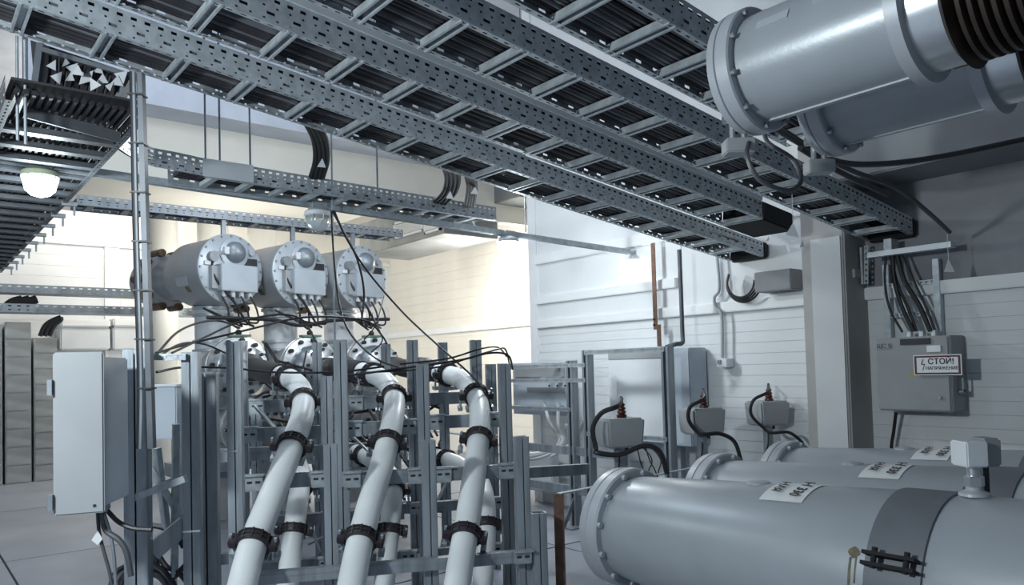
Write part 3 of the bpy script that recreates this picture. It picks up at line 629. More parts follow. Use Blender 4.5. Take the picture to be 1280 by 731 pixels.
# three grey sensor boxes with red-brown insulators behind the tanks
for i, (px, py, d) in enumerate(((774, 540, 4.7), (877, 526, 5.2), (959, 516, 5.65))):
    c = at(px, py, d); s = 1.0
    t = thing('transformer_box', ('grey transformer box with brown insulator behind the nearest tank flange', 'middle grey transformer box with brown insulator on a stand', 'farthest grey transformer box with brown insulator, near the column')[i], 'transformer box', (c.x, c.y, 0), 'boxes with insulators')
    q = MB(); n_ = len(q.v)
    ax = (_R0 * .95 + _H * .31, _H * .95 - _R0 * .31, Z)
    for (zz, k) in ((-.09, .82), (-.07, .92), (.07, 1.0), (.09, .94)):
        for sx, sy in ((-1, -1), (1, -1), (1, 1), (-1, 1)): q.v.append(c + ax[0] * (.125 * k * sx) + ax[1] * (.11 * k * sy) + Z * zz)
    for j in range(3):
        for k in range(4): q.f.append((j * 4 + k, j * 4 + (k + 1) % 4, j * 4 + 4 + (k + 1) % 4, j * 4 + 4 + k))
    q.f += [(3, 2, 1, 0), (12, 13, 14, 15)]; q.build('body', 'box_grey', t, bevel=.012)
    ip = c + Z * .09 + ax[0] * (.02); prof = [(0, .03)]
    for k in range(4): prof += [(.01 + k * .022, .032 - k * .003), (.018 + k * .022, .03 - .003 * k), (.022 + k * .022, .02 - .002 * k)]
    MB().lathe(ip, Z, prof + [(.10, .012)], 16).build('insulator', 'insulator', t); tip = ip + Z * .10
    MB().cyl(tip, tip + Z * .03, .008, 8).build('stud', 'black', t)
    MB().box((c.x, c.y, (c.z - .09) / 2), (.025, .025, (c.z - .09) / 2)).build('post', 'galv_post', t, sm=0)
    MB().cyl(c - Z * .12 + ax[0] * .04, c - Z * .085 + ax[0] * .04, .02, 8).build('gland', 'black', t)
    L = ((745, 560), (741, 535), (752, 516), (771, 508)) if i == 0 else ((872, 540), (861, 525), (863, 508), (880, 498)) if i == 1 else ((955, 535), (939, 518), (942, 500), (960, 490))
    E_ = ((747, 566), (775, 568), (805, 557), (825, 565), (834, 592)) if i == 0 else ((880, 543), (900, 542), (918, 552), (927, 578)) if i == 1 else ((965, 541), (985, 540), (1000, 550), (1006, 560))
    cable('jumper_cable', ('black jumper looping from the nearest insulator down to the nearest tank', 'black jumper looping from the middle insulator', 'black jumper looping from the farthest insulator')[i], 'cable', [tip + Z * .012] + [at(x, y, d - .18) for x, y in L[::-1]] + [at(x, y, d - .2) for x, y in E_], .0155 - .002 * i, 'black', n=8)
    cable('thin_lead', ('thin black leads under the nearest transformer box', 'thin black leads under the middle transformer box', 'thin black leads under the farthest transformer box')[i], 'cable', [c - Z * .1, c + V((.03, -.05, -.22)), c + V((-.02, -.05, -.4)), V((c.x, c.y - .06, .3))], .006, 'black')
for k in range(4):
    cable('thin_lead', 'thin black lead hanging behind the nearest tank flange', 'cable', [at(796 + k * 5, 556, 4.75), at((800, 815, 812, 826)[k], 575, 4.7), at((806, 808, 822, 822)[k], 600, 4.7), at(803 + k * 9, 660, 4.7)], .004, 'black', 'leads behind the nearest flange')
MB_ = None

# ------------------------------------------------------------------ galvanised rack with thick white cables
AZ = math.radians(77); UV = (_R0 * math.sin(AZ) + _H * math.cos(AZ)).normalized(); VV = (-_R0 * math.cos(AZ) + _H * math.sin(AZ)).normalized()
RO = at(650, 560, 3.85); RO.z = 0
def rk(px, v, py=560):
    d = ray(px, py); n_ = VV; c = (RO + VV * v).dot(n_); return CP + d * ((c - CP.dot(n_)) / d.dot(n_))
rack = thing('cable_support_rack', 'galvanised steel rack of posts and beams carrying the thick white cables', 'rack', RO)
def rpost(px, v, py_top, w_=.03, zb=0., seam=True):
    b = rk(px, v, py_top); zt = b.z; c = V((b.x, b.y, 0)); q = MB(); ax = (UV, VV, Z); h = (zt - zb) / 2; m_ = (zt + zb) / 2
    q.box(c + Z * m_ + VV * (w_ * .95), (w_, .003, h), ax)
    for s in (-1, 1):
        q.box(c + Z * m_ + UV * (s * w_), (.003, w_, h), ax); q.box(c + Z * m_ + UV * (s * w_ * .54) - VV * w_, (w_ * .455, .003, h), ax)
    q.build('post', 'galv_post', rack, sm=0); return c
def rbeam(pxa, pxb, v, py, hh=.06, brackets=()):
    a = rk(pxa, v, py); b = rk(pxb, v, py); pm = (pxa + pxb) / 2; z_ = rk(pm, v, py).z
    a.z = b.z = z_ - hh / 2; q = MB(); q.bar(a, b, .05, hh); q.bar(a - VV * .003 + Z * (hh * .22), b - VV * .003 + Z * (hh * .22), .05, .012); q.build('beam', 'galv_post', rack, sm=0)
    for px in brackets:
        c = rk(px, v, py); c.z = z_ - hh / 2; q = MB().box(c - VV * .034, (.045, .006, hh * .58), (UV, VV, Z)); bo = q.build('bracket', 'galv', rack, bevel=.004)
        for s in (-.02, .02): MB().box(c - VV * .0405 + UV * s + Z * .005, (.012, .0012, .006), (UV, VV, Z)).build('slot', 'dark_void', bo, sm=0)
        MB().box(c - VV * .036 + Z * (hh * .58), (.05, .02, .005), (UV, VV, Z)).build('bracket_flange', 'galv', rack, sm=0)
# front row
rpost(171, -.02, 437, .046); rpost(293, 0, 427, .031); rpost(413, 0, 555, .030); rpost(535, 0, 550, .031); rpost(651, 0, 545, .031); rpost(672, -.05, 640, .034)
rpost(239, .12, 440, .036); rpost(258, .45, 465, .05)
# second row
rpost(528, .5, 455); rpost(630, .5, 455); rpost(425, .35, 425, .033); rpost(408, .55, 470)
# back rows
rpost(301, 1.0, 426, .032); rpost(515, 1.1, 425, .031); rpost(594, 1.1, 425, .031); rpost(613, 1.5, 455, .031)
rpost(396, 1.9, 428, .031); rpost(482, 1.9, 430, .031); rpost(553, 1.9, 428, .031); rpost(320, 1.9, 500, .031)
# beams
rbeam(318, 662, -.06, 701, .055, (652,))
rbeam(300, 415, .32, 592, .07, (318, 400)); rbeam(425, 535, .32, 588, .07, (440, 520)); rbeam(540, 650, .32, 582, .07, (553, 632))
rbeam(300, 420, .75, 533, .075, (312, 412)); rbeam(432, 525, .75, 526, .075, (442, 510)); rbeam(535, 630, .75, 518, .075, (545, 620))
rbeam(300, 425, 1.4, 499, .08, (322, 400)); rbeam(432, 520, 1.4, 495, .08, (445,)); rbeam(530, 600, 1.4, 490, .08, ())
rbeam(500, 632, .95, 625, .06, (520, 618)); rbeam(310, 505, .95, 640, .07, (412, 420)); rbeam(320, 640, .8, 690, .06, (408, 510, 625))
rbeam(610, 735, 1.2, 583, .07, ())
rbeam(250, 340, 1.2, 560, .08, ()); rbeam(340, 500, 1.7, 555, .1, ()); rbeam(250, 340, .9, 690, .06, ())
a, b = rk(190, .05, 442), rk(232, .05, 442); MB().perf([a - Z * .03, b - Z * .03], Z, .03, .04, [(.5, .5, .012)]).bar(a + VV * .02 - Z * .015, b + VV * .02 - Z * .015, .03, .03).build('slotted_rail', 'galv', rack, sm=0)
for (xa, ya, va), (xb, yb, vb) in (((318, 506, 1.1), (352, 545, 1.0)), ((440, 545, 1.2), (500, 600, 1.1)), ((388, 655, .9), (400, 690, .9)), ((385, 680, 1.0), (412, 668, 1.0)), ((330, 600, 1.3), (300, 680, 1.2)), ((560, 600, 1.3), (520, 680, 1.2))):
    MB().bar(rk(xa, va, ya), rk(xb, vb, yb), .03, .012).build('brace', 'galv', rack, sm=0)
# braces at the left
for a, b, w_ in (((190, 612), (228, 596), .035), ((188, 585), (235, 660), .03), ((196, 560), (208, 660), .03), ((220, 530), (218, 720), .03)):
    MB().bar(at(*a, 3.7), at(*b, 3.75), w_, w_).build('brace', 'galv', rack, sm=0)
MB().bar(at(190, 690, 3.5), at(232, 655, 3.6), .02, .085).build('brace', 'galv_post', rack, sm=0)
MB().bar(at(160, 625, 3.4), at(232, 598, 3.4), .03, .03).build('brace', 'galv', rack, sm=0)
for px in (287, 239): 
    b = rk(px, -.035, 564 if px == 287 else 664); MB().box((b.x, b.y, b.z), (.038, .002, .004), (UV, VV, Z)).build('splice', 'galv', rack, sm=0)

UP = ((0, 1.9), (1, 1.5), (2, 1.22), (3, 1.0), (4, .66), (5, .36), (6, .08), (7, -.1), (8, -.25), (9, -.45), (10, -.75)); LO = ((0, 1.9), (1, 1.5), (2, 1.1), (3, .82), (4, .70), (5, .62), (6, .5), (7, .35))
CB = {
 'first': [(310, 458), (338, 466), (362, 473), (377, 489), (378, 518), (363, 562), (341, 618), (319, 673), (306, 718), (292, 780), (270, 870)],
 'second': [(425, 460), (456, 465), (478, 474), (492, 494), (491, 524), (479, 575), (463, 628), (450, 678), (441, 722), (430, 785), (415, 870)],
 'third': [(525, 462), (552, 466), (578, 475), (595, 494), (600, 526), (595, 575), (588, 628), (580, 678), (573, 722), (565, 785), (556, 870)],
 'lower first': [(352, 560), (368, 572), (376, 592), (374, 615), (369, 650), (364, 690), (359, 735), (352, 800)],
 'lower second': [(432, 562), (458, 570), (484, 590), (491, 612), (488, 650), (484, 690), (480, 735), (474, 800)],
 'lower third': [(545, 570), (572, 580), (597, 598), (606, 622), (608, 655), (606, 695), (603, 735), (598, 800)]}
CPT = {k: [rk(x, (LO if 'lower' in k else UP)[i][1], y) for i, (x, y) in enumerate(v)] for k, v in CB.items()}
CLAB = {'first': 'thick white cable farthest left, bending down from the upper tier', 'second': 'middle thick white cable of the upper tier', 'third': 'thick white cable farthest right of the upper tier',
        'lower first': 'short white cable standing left between the first two thick ones, lower tier', 'lower second': 'white lower-tier cable half hidden behind the middle thick cable', 'lower third': 'white lower-tier cable half hidden behind the right thick cable'}
def clamp(P, tg, R, label, group='black cable clamps'):
    tt, n_, _ = frame(tg); n_ = (UV - tt * UV.dot(tt)).normalized(); b_ = tt.cross(n_)
    if b_.z < 0: b_ = -b_
    t = thing('cable_clamp', label, 'clamp', P - b_ * (R + .05), group)
    MB().lathe(P - tt * .027, tt, [(0, R + .002), (.002, R + .010), (.006, R + .012), (.048, R + .012), (.052, R + .010), (.054, R + .002)], 28, cap=False).build('band', 'clamp', t, sm=50)
    for d_ in (-.02, 0, .02):
        MB().lathe(P + tt * (d_ - .003), tt, [(0, R + .011), (.001, R + .018), (.005, R + .018), (.006, R + .011)], 28, cap=False).build('rib', 'clamp', t)
    for k_ in range(5):
        an = math.radians(30 + 30 * k_); d_ = n_ * math.cos(an) + b_ * math.sin(an); MB().box(P + d_ * (R + .014), (.0035, .026, .004), (d_.cross(tt), tt, d_)).build('cross_rib', 'clamp', t, sm=0)
    for s in (-1, 1):
        lg = MB().box(P + n_ * (s * (R + .026)), (.02, .03, .022), (n_, tt, b_)).build('lug', 'clamp', t, bevel=.005)
        c = P + n_ * (s * (R + .036)); MB().cyl(c - b_ * .09, c + b_ * .045, .007, 8).build('bolt', 'galv', lg)
        MB().box(c - b_ * .085, (.014, .02, .012), (n_, tt, b_)).build('nut_block', 'galv', lg, sm=0)
    MB().box(P - b_ * (R + .03), (.06, .03, .012), (n_, tt, b_)).build('foot', 'galv', t, sm=0)
CR = .063
CLP = {'first': (1.9, 3.55, 4.95, 7.1), 'second': (1.4, 3.1, 4.65, 6.95), 'third': (1.3, 3.0, 4.55, 6.8), 'lower first': (2.7, 4.35), 'lower second': (.9, 3.05, 4.35), 'lower third': (.5, 4.05)}
for k, pts in CB.items():
    P = CPT[k]; r = CR if 'lower' not in k else .058
    o = MB().tube(P, r, 28, 10).build('high_voltage_cable', 'white_cable'); tag(o, CLAB[k], 'cable', 'thick white cables')
    S = smooth(P, 10)
    for j, u in enumerate(CLP[k]):
        i = int(u * 10); clamp(S[i], S[i + 1] - S[i - 1], r, 'black ribbed clamp on the %s thick white cable, %s from its top end' % (k.replace('first', 'left').replace('third', 'right').replace('second', 'middle'), ('first', 'second', 'third', 'fourth')[j]))

# ------------------------------------------------------------------ switchgear: drums, risers, terminations
YS = (2.46, 3.16, 3.84); ON = ('first', 'second', 'third')
for i, y in enumerate(YS):
    o = V((-7.2, y, 2.40)); t = thing('switchgear_drum', ('largest grey drum with instrument end plate, leftmost of three', 'middle grey drum with instrument end plate', 'rightmost grey drum with instrument end plate')[i], 'drum', (-7.2, y, 2.06), 'switchgear drums'); t.rotation_euler.z = math.radians(13)
    MB().lathe(o - X * .8, X, [(0, .25), (.2, .318), (.78, .318), (.785, .318)], 40).build('shell', 'gis_grey', t)
    MB().lathe(o - X * .03, X, [(0, .325), (.005, .336), (.03, .336), (.036, .325)], 40).build('end_plate', 'gis_light', t); fo = LAST[0]
    bolts(fo, o + X * .006, X, .316, 20, .011, .012, 'bolt')
    MB().lathe(o + V((.006, .03, .15)), X, [(0, .15), (.012, .15), (.02, .13)], 28).build('dome_flange', 'gis_light', t)
    MB().lathe(o + V((.02, .03, .16)), X, [(0, .105), (.03, .10), (.07, .075), (.095, .03), (.1, .005)], 24).build('dome', 'galv_dark', t)
    MB().bx((o.x + .006, y - .17, o.z - .22), (o.x + .12, y + .21, o.z + .03)).build('relay_box', 'gis_light', t, bevel=.006)
    MB().bx((o.x + .006, y - .23, o.z - .2), (o.x + .06, y - .17, o.z + .01)).build('side_box', 'box_grey', t, sm=0)
    MB().bx((o.x + .006, y + .07, o.z + .035), (o.x + .022, y + .27, o.z + .115)).build('name_plate', 'ink', t, sm=0)
    MB().bx((o.x + .01, y - .1, o.z + .13), (o.x + .07, y - .03, o.z + .20)).build('valve_block', 'tagwhite', t, bevel=.006)
    MB().cyl(o + V((.006, -.2, .1)), o + V((.06, -.2, .1)), .05, 12).build('valve', 'bolt', t); MB().cyl(o + V((.04, -.2, .1)), o + V((.04, -.06, .17)), .02, 8).build('valve_pipe', 'silver', t)
    MB().cyl(o + V((.006, .2, .17)), o + V((.05, .2, .17)), .03, 10).build('plug', 'galv', t); MB().bx((o.x + .01, y - .28, o.z + .02), (o.x + .03, y - .2, o.z + .055)).build('tag_plate', 'tagwhite', t, sm=0)
    for k in range(4):
        yy = y - .11 + k * .09; MB().cyl((o.x + .06, yy, o.z - .27), (o.x + .06, yy, o.z - .22), .022, 10).build('gland', 'tagwhite', t)
        cable('control_cable', 'black control cable looping below the %s drum\'s relay box' % ON[i], 'cable', [V((o.x + .06, yy, o.z - .26)), V((o.x + .08, yy + .05, o.z - .38)), V((o.x + .06, yy + .07 , o.z - .50)), V((o.x - .0, y + .06 + .03 * k, o.z - .56 + .02 * k)), V((o.x - .1, y - .05, o.z - .45)), V((o.x - .2, y - .2, o.z - .36))], .0095, 'black', 'control cables under the %s drum' % ON[i])
    cable('control_cable', 'long black control cable hanging from the valve of the %s drum' % ON[i], 'cable', [o + V((.07, -.2, .06)), o + V((.1, -.18, -.1)), o + V((.12, -.02, -.32)), o + V((.1, .1, -.5)), o + V((.02, .2, -.54))], .012, 'black')
    MB().quad((o.x - .5, y - .3 * .82, o.z + .0), (o.x - .2, y - .3 * .82, o.z), (o.x - .2, y - .25, o.z + .1), (o.x - .5, y - .25, o.z + .1))
    for s, a_, mt, (da, db) in ((.35, 200, 'gis_light', (.10, .04)),(.30, 215, 'stain', (.03, .03))):
        an = math.radians(a_); d_ = V((0, math.cos(an), math.sin(an))); tg = V((0, math.sin(an), -math.cos(an)))
        MB().box(o - X * s + d_ * .3185, (da, db, .003), (X, tg, d_)).build('sticker', mt, t, sm=0)
    # neck, bolted ring and domed end behind
    b = o - X * .8
    MB().lathe(b - X * .35, X, [(0, .2), (.05, .21), (.3, .23), (.36, .25)], 32).build('neck', 'gis_grey', t)
    MB().lathe(b - X * .45, X, [(0, .2), (.005, .27), (.09, .27), (.1, .2)], 32).build('neck_flange', 'gis_grey', t)
    tt, a_, b_ = frame(X)
    for k in range(10):
        an = 2 * math.pi * k / 10; c = b - X * .40 + (a_ * math.cos(an) + b_ * math.sin(an)) * .29
        MB().cyl(c - X * .10, c + X * .10, .04, 10).build('tension_bolt', 'bronze', t)
    MB().lathe(b - X * .85, X, [(0, .02), (.03, .14), (.1, .22), (.2, .26), (.4, .26)], 32).build('domed_end', 'gis_grey', t)
    # pedestal column under the drum
    p = V((-7.75, y, 0)); t2 = thing('pedestal_tube', ('pale flanged riser tube under the leftmost drum', 'pale flanged riser tube under the middle drum', 'pale flanged riser tube under the rightmost drum')[i], 'tube', p, 'riser tubes under drums')
    MB().lathe((p.x, y, 1.30), Z, [(0, .17), (.9, .17)], 32).build('shell', 'box_white', t2)
    for zz in (1.63, 1.98, 2.05, 1.72): MB().lathe((p.x, y, zz), Z, [(0, .17), (.004, .195), (.03, .195), (.034, .17)], 32).build('flange', 'gis_light', t2)
    MB().lathe((p.x, y, 0), Z, [(0, .26), (1.1, .26), (1.3, .17)], 32).build('base_tank', 'gis_grey', t2)
    # riser pipe to the gallery
    r_ = tag(MB().cyl((-9.9, ox((201, 266, 328)[i], 290, -9.9).y, 0), (-9.9, ox((201, 266, 328)[i], 290, -9.9).y, 3.42), .19, 28).build('riser_pipe', 'pipe_cream'), ('cream riser pipe above the leftmost drum', 'cream riser pipe above the middle drum', 'cream riser pipe above the rightmost drum')[i], 'pipe', 'cream riser pipes')
    # cable termination below: body, silver flange with studs, reducer and black boot
    o2 = V((-7.02, y, 1.47)); t3 = thing('cable_termination', ('silver flanged cable termination below the leftmost drum', 'silver flanged cable termination below the middle drum', 'silver flanged cable termination below the rightmost drum')[i], 'termination', (o2.x, y, 1.15), 'upper cable terminations')
    MB().lathe(o2 - X * .55, X, [(0, .19), (.5, .19)], 32).build('body', 'gis_grey', t3)
    MB().lathe(o2 - X * .07, X, [(0, .2), (.004, .285), (.03, .29), (.035, .275), (.05, .29), (.075, .285), (.08, .2)], 36).build('flange', 'silver', t3); fo = LAST[0]
    bolts(fo, o2 + X * .005, X, .25, 12, .022, .04, 'black', .1)
    MB().lathe(o2, X, [(0, .20), (.10, .19), (.16, .14), (.22, .14)], 28).build('reducer', 'silver', t3)
    MB().lathe(o2 + X * .2, X, [(0, .16), (.02, .175), (.06, .175), (.08, .13)], 28).build('ring', 'silver', t3); bolts(LAST[0], o2 + X * .27, X, .15, 8, .016, .03, 'black')
    MB().bx((o2.x - .03, y - .1, o2.z + .28), (o2.x + .05, y + .1, o2.z + .30)).build('cap_plate', 'green', t3, sm=0); MB().sphere((o2.x, y, o2.z + .32), .03).build('cap_knob', 'black', t3)
    SS = smooth(CPT[('first', 'second', 'third')[i]], 10); kk = int(CLP[('first', 'second', 'third')[i]][0] * 10) - 3; S = [SS[kk], SS[kk + 1]]
    MB().tube([o2 + X * .25, o2 + X * .5 + Z * -.01, SS[0].lerp(o2, .3)] + [SS[q_] for q_ in range(0, kk + 1, 3)], .074, 16, 4).build('black_boot', 'black', t3)
    MB().lathe(SS[0], SS[2] - SS[0], [(0, .095), (.1, .095), (.13, .07)], 20).build('boot_collar', 'clamp', t3)
    # lower tier termination
    o2 = V((-6.75, y + .02, .92)); t3 = thing('cable_termination', ('lower silver termination seen through the rack at left', 'lower silver termination seen through the middle of the rack', 'lower silver termination seen through the rack at right')[i], 'termination', (o2.x, y, .6), 'lower cable terminations')
    MB().lathe(o2 - X * .7, X, [(0, .19), (.65, .19)], 28).build('body', 'gis_grey', t3)
    MB().lathe(o2 - X * .07, X, [(0, .2), (.004, .27), (.07, .27), (.08, .2)], 32).build('flange', 'silver', t3); bolts(LAST[0], o2 + X * .005, X, .235, 12, .02, .035, 'black')
    MB().lathe(o2, X, [(0, .17), (.12, .13), (.3, .10)], 24).build('reducer', 'bolt', t3)
    S = CPT[('lower first', 'lower second', 'lower third')[i]][:1]
    MB().tube([o2 + X * .25, o2.lerp(S[0], .5), S[0]], .075, 14, 6).build('black_boot', 'black', t3)
    for k in range(6):
        r2 = random.Random(i * 10 + k); a_ = o2 + V((.1, r2.uniform(-.25, .25), r2.uniform(.05, .35))); b_ = o2 + V((r2.uniform(.3, .6), r2.uniform(-.3, .3), r2.uniform(-.3, .2)))
        cable('thin_lead', 'thin black earth lead around the %s lower termination' % ('left', 'middle', 'right')[i], 'cable', [a_, (a_ + b_) / 2 + Z * r2.uniform(-.15, .15), b_], .012, 'black', 'leads at the %s lower termination' % ('left', 'middle', 'right')[i])
rc = random.Random(21)
for k in range(24):
    y = YS[k % 3]; an = rc.uniform(0, 6.28); a_ = V((-6.8 + rc.uniform(0, .1), y + .02 + .24 * math.cos(an), (.92 if k % 2 else 1.47) + .24 * math.sin(an)))
    b_ = rk(rc.choice((320, 396, 482, 553)), 1.87, rc.uniform(500, 660)); m1 = a_.lerp(b_, .35) + V((0, rc.uniform(-.15, .15), rc.uniform(-.25, .05))); m2 = a_.lerp(b_, .7) + V((0, rc.uniform(-.15, .15), rc.uniform(-.25, .05)))
    cable('thin_lead', 'thin black lead tangled in the shade behind the rack beams', 'cable', [a_, m1, m2, b_], rc.choice((.008, .011, .015)), 'black', 'tangled leads behind the rack')
# steel frame that carries the terminations
t = thing('switchgear_stand', 'dark steel support frame behind the cable rack under the drums', 'frame', (-7.2, 3, 0))
for y in (2.0, 2.8, 3.5, 4.25): MB().bx((-7.35, y - .05, 0), (-7.25, y + .05, 1.15)).build('post', 'galv_dark', t, sm=0)
for zz in (.5, 1.08): MB().bx((-7.4, 1.9, zz), (-7.2, 4.35, zz + .12)).build('beam', 'galv_dark', t, sm=0)

# ------------------------------------------------------------------ left side: control boxes, pole, wall units
t = thing('control_box', 'large pale grey control box at the left, door ajar edge towards the camera', 'control box', at(110, 640, 2.95))
f0, f1 = at(66, 541, 2.92), at(130, 541, 2.98); wv = (f1 - f0); wv.z = 0; wd = wv.length; wn = wv.normalized(); nd = V((-wn.y, wn.x, 0))
zc, hh = 1.19, .315; c = (f0 + f1) / 2; c.z = zc
sd = (at(161, 541, 3.25) - f1); sd.z = 0
MB().box(c + nd * .012, (wd / 2, .012, hh), (wn, nd, Z)).build('door', 'box_grey', t, bevel=.006)
q = MB(); a, b = c - wn * (wd / 2 - .012) + nd * .024, c + wn * (wd / 2 - .004) + nd * .024; h2 = hh - .02
v_ = [a, b, b + sd, a + sd]; n_ = len(q.v); q.v += [p - Z * h2 for p in v_] + [p + Z * h2 for p in v_]
q.f += [(3, 2, 1, 0), (4, 5, 6, 7), (0, 1, 5, 4), (1, 2, 6, 5), (2, 3, 7, 6), (3, 0, 4, 7)]; q.build('body', 'box_blue', t, bevel=.006)
for zz in (.93, 1.37): MB().box(c - wn * (wd / 2 + .008) + V((0, 0, zz - zc)), (.008, .015, .03), (wn, nd, Z)).build('hinge', 'galv_dark', t, sm=0)
MB().box(c + wn * (wd / 2 - .035) + V((0, 0, -hh + .03)) - nd * .001, (.005, .002, .005), (wn, nd, Z)).build('screw', 'ink', t, sm=0)
MB().box(c + sd * .5 + nd * .02 - Z * (hh + .0), (wd * .3, .05, .015), (wn, nd, Z)).build('gland_plate', 'galv_dark', t, sm=0)
for k, pts in enumerate((((122, 640), (124, 665), (130, 690), (138, 720), (141, 760)), ((128, 640), (132, 662), (148, 674), (158, 690), (164, 720)), ((134, 638), (148, 652), (166, 660), (190, 662)), ((130, 642), (138, 668), (143, 700), (146, 760)))):
    cable('control_cable', ('thin grey flexible cable straight below the control box', 'bent black cable below the control box', 'black cable running right from the control box underside', 'second thin grey cable straight below the control box')[k], 'cable', [at(x, y, 3.1) for x, y in pts], (.007, .012, .010, .007)[k], ('grey_cable', 'grey_cable', 'black', 'galv_dark')[k])
c2 = at(122, 672, 3.08); tag(MB().quad(c2 + _U * .03, c2 - _R * .025 - _U * .01, c2 - _U * .03, c2 + _R * .02 - _U * .005).build('cable_tag', 'tagwhite', sm=0), 'white paper tag tied below the large control box', 'tag')
for k in range(4):
    cable('floor_cable', 'dark cable coiled on the floor below the control box', 'cable', [at(136 + 5 * k, 760, 3.5), at(141 + 5 * k, 722 + 4 * k, 3.55), at(156 + 4 * k, 708 + 5 * k, 3.6), at(185 + 4 * k, 702 + 6 * k, 3.7), at(215, 725 + 8 * k, 3.75), at(228, 770 + 8 * k, 3.75)], .012, ('black', 'grey_cable')[k % 2], 'cables coiled below the control box')
for k, pts in enumerate((((188, 656), (205, 660), (222, 672), (230, 684)), ((192, 690), (200, 715), (215, 722), (232, 706)), ((196, 690), (208, 708), (222, 714), (240, 735)))):
    cable('control_cable', ('thick black cable looping between the two left posts', 'black cable loop low between the left posts', 'second black loop low between the left posts')[k], 'cable', [at(x, y, 3.75) for x, y in pts], .014, 'black')
t = thing('control_box', 'smaller pale box behind the second left post', 'control box', at(210, 545, 4.2))
c = at(206, 515, 4.2); MB().box(c, (.1, .08, .145), (_R0, _H, Z)).build('body', 'box_blue', t, bevel=.006); MB().box(c + Z * .148 - _H * .0, (.106, .09, .006), (_R0, _H, Z)).build('lid', 'box_white', t, sm=0)
# slim white hanging pipe with end cap
cable('white_pipe', 'slim white upright pipe between the two left posts', 'pipe', [at(222, 540, 3.9), at(219, 640, 3.9), at(217, 760, 3.9)], .016, 'white_pipe', n=12)
# tall pole with conduits
t = thing('conduit_pole', 'tall dark steel pole with strapped conduits rising to the ladder at the left', 'pole', at(190, 600, 3.05))
a, b = at(176, 92, 3.0), at(190, 560, 3.05); MB().bar(a, b, .022, .03, _H).build('channel', 'steel_dark', t, sm=0)
for k, o_ in enumerate((-.024, -.034)): MB().tube([a + _R * (o_ + .006) - _H * .02, a.lerp(b, .4) + _R * o_ - _H * .02, a.lerp(b, .8) + _R * o_ - _H * .02, b + _R * (o_ - .012) - _H * .02], .008 , 8, 4).build('conduit', ('galv_dark', 'black')[k], t)
for k in range(7): p = a.lerp(b, .06 + k * .13); MB().box(p - _R * .014 - _H * .005, (.030, .026, .003), (_R, _H, _U)).build('strap', 'black', t, sm=0)
# metal clad units on the left wall
for i, (xa, xb, top) in enumerate(((-60, 4, 405), (5, 40, 402), (41, 73, 422))):
    a, b = ox(xa, top, -12.3), ox(xb, top, -12.3); t = thing('metal_cabinet', ('shiny metal cabinet cut by the left edge', 'tall shiny metal cabinet at the far left wall', 'shorter shiny metal cabinet at the far left wall')[i], 'cabinet', (-12.5, (a.y + b.y) / 2, 0), 'far left cabinets')
    MB().bx((-12.75, a.y + .01, 0), (-12.33, b.y - .01, a.z)).build('carcass', 'sheet', t, sm=0)
    nn = 9
    for k in range(nn): MB().bx((-12.33, a.y + .02, a.z * k / nn + .012), (-12.30, b.y - .02, a.z * (k + 1) / nn - .004)).build('front_panel', 'sheet', t, bevel=.01)
for i, (xa, xb) in enumerate(((75, 138), (141, 181))):
    a, b = ox(xa, 398, -12.4), ox(xb, 437, -12.4); t = thing('wall_unit', ('long white wall-hung unit at the far left', 'second white wall-hung unit behind the pole')[i], 'wall unit', (-12.5, (a.y + b.y) / 2, b.z), 'white wall units')
    MB().bx((-12.78, a.y, b.z), (-12.4, b.y, a.z - .12)).build('body', 'box_white', t, bevel=.02); MB().bx((-12.78, a.y, a.z - .12), (-12.36, b.y, a.z)).build('top', 'wall_trim', t, bevel=.02)
# arch of cables at wall trays
for k in range(3): cable('power_cable', 'black cable arching down from the far left wall trays', 'cable', [ox(50 + 6 * k, 420, -10.5), ox(56 + 6 * k, 407, -10.5), ox(66 + 5 * k, 400, -10.5), ox(76, 396, -10.5)], .025, 'black', 'arching cables far left')
for k in range(3): cable('power_cable', 'thick black cable between the two far left wall trays', 'cable', [ox(5 + 9 * k, 386, -10.5), ox(15 + 9 * k, 378, -10.5), ox(28 + 9 * k, 374, -10.5)], .05, 'black', 'cables between the wall trays')

# ------------------------------------------------------------------ ducts, hanging bundles, rods
t = thing('ventilation_duct', 'galvanised ventilation duct with louvred grilles behind the ladders', 'duct', (-9.3, 5.8, 3.3))
def yduct(pxa, pxb, pyt, pyb, y0, dp, gr):
    a, b = oy(pxa, pyb, y0), oy(pxb, pyb, y0); zt = oy((pxa + pxb) / 2, pyt, y0).z; zb = oy((pxa + pxb) / 2, pyb, y0).z
    MB().bx((a.x, y0, zb), (b.x, y0 + dp, zt)).build('duct_body', 'duct', t, bevel=.01)
    for (ga, gb, gt, gbm) in gr:
        xa, xb = oy(ga, gbm, y0).x, oy(gb, gbm, y0).x; z1 = oy((ga + gb) / 2, gt, y0).z; z0 = oy((ga + gb) / 2, gbm, y0).z
        g = MB(); g.bx((xa, y0 - .03, z0), (xb, y0, z0 + .03)).bx((xa, y0 - .03, z1 - .03), (xb, y0, z1)).bx((xa, y0 - .03, z0), (xa + .03, y0, z1)).bx((xb - .03, y0 - .03, z0), (xb, y0, z1))
        fr = g.build('grille_frame', 'wall_trim', t, sm=0); MB().bx((xa + .03, y0 - .005, z0 + .03), (xb - .03, y0, z1 - .03)).build('grille_back', 'galv_dark', fr, sm=0)
        for k in range(8):
            zz = z0 + .05 + (z1 - z0 - .1) * k / 7; MB().bx((xa + .03, y0 - .026, zz - .008), (xb - .03, y0 - .005, zz + .005)).build('louvre', 'wall_trim', fr, sm=0)
yduct(449, 556, 262, 306, 5.6, .9, ((494, 531, 273, 294), (532, 552, 271, 290)))
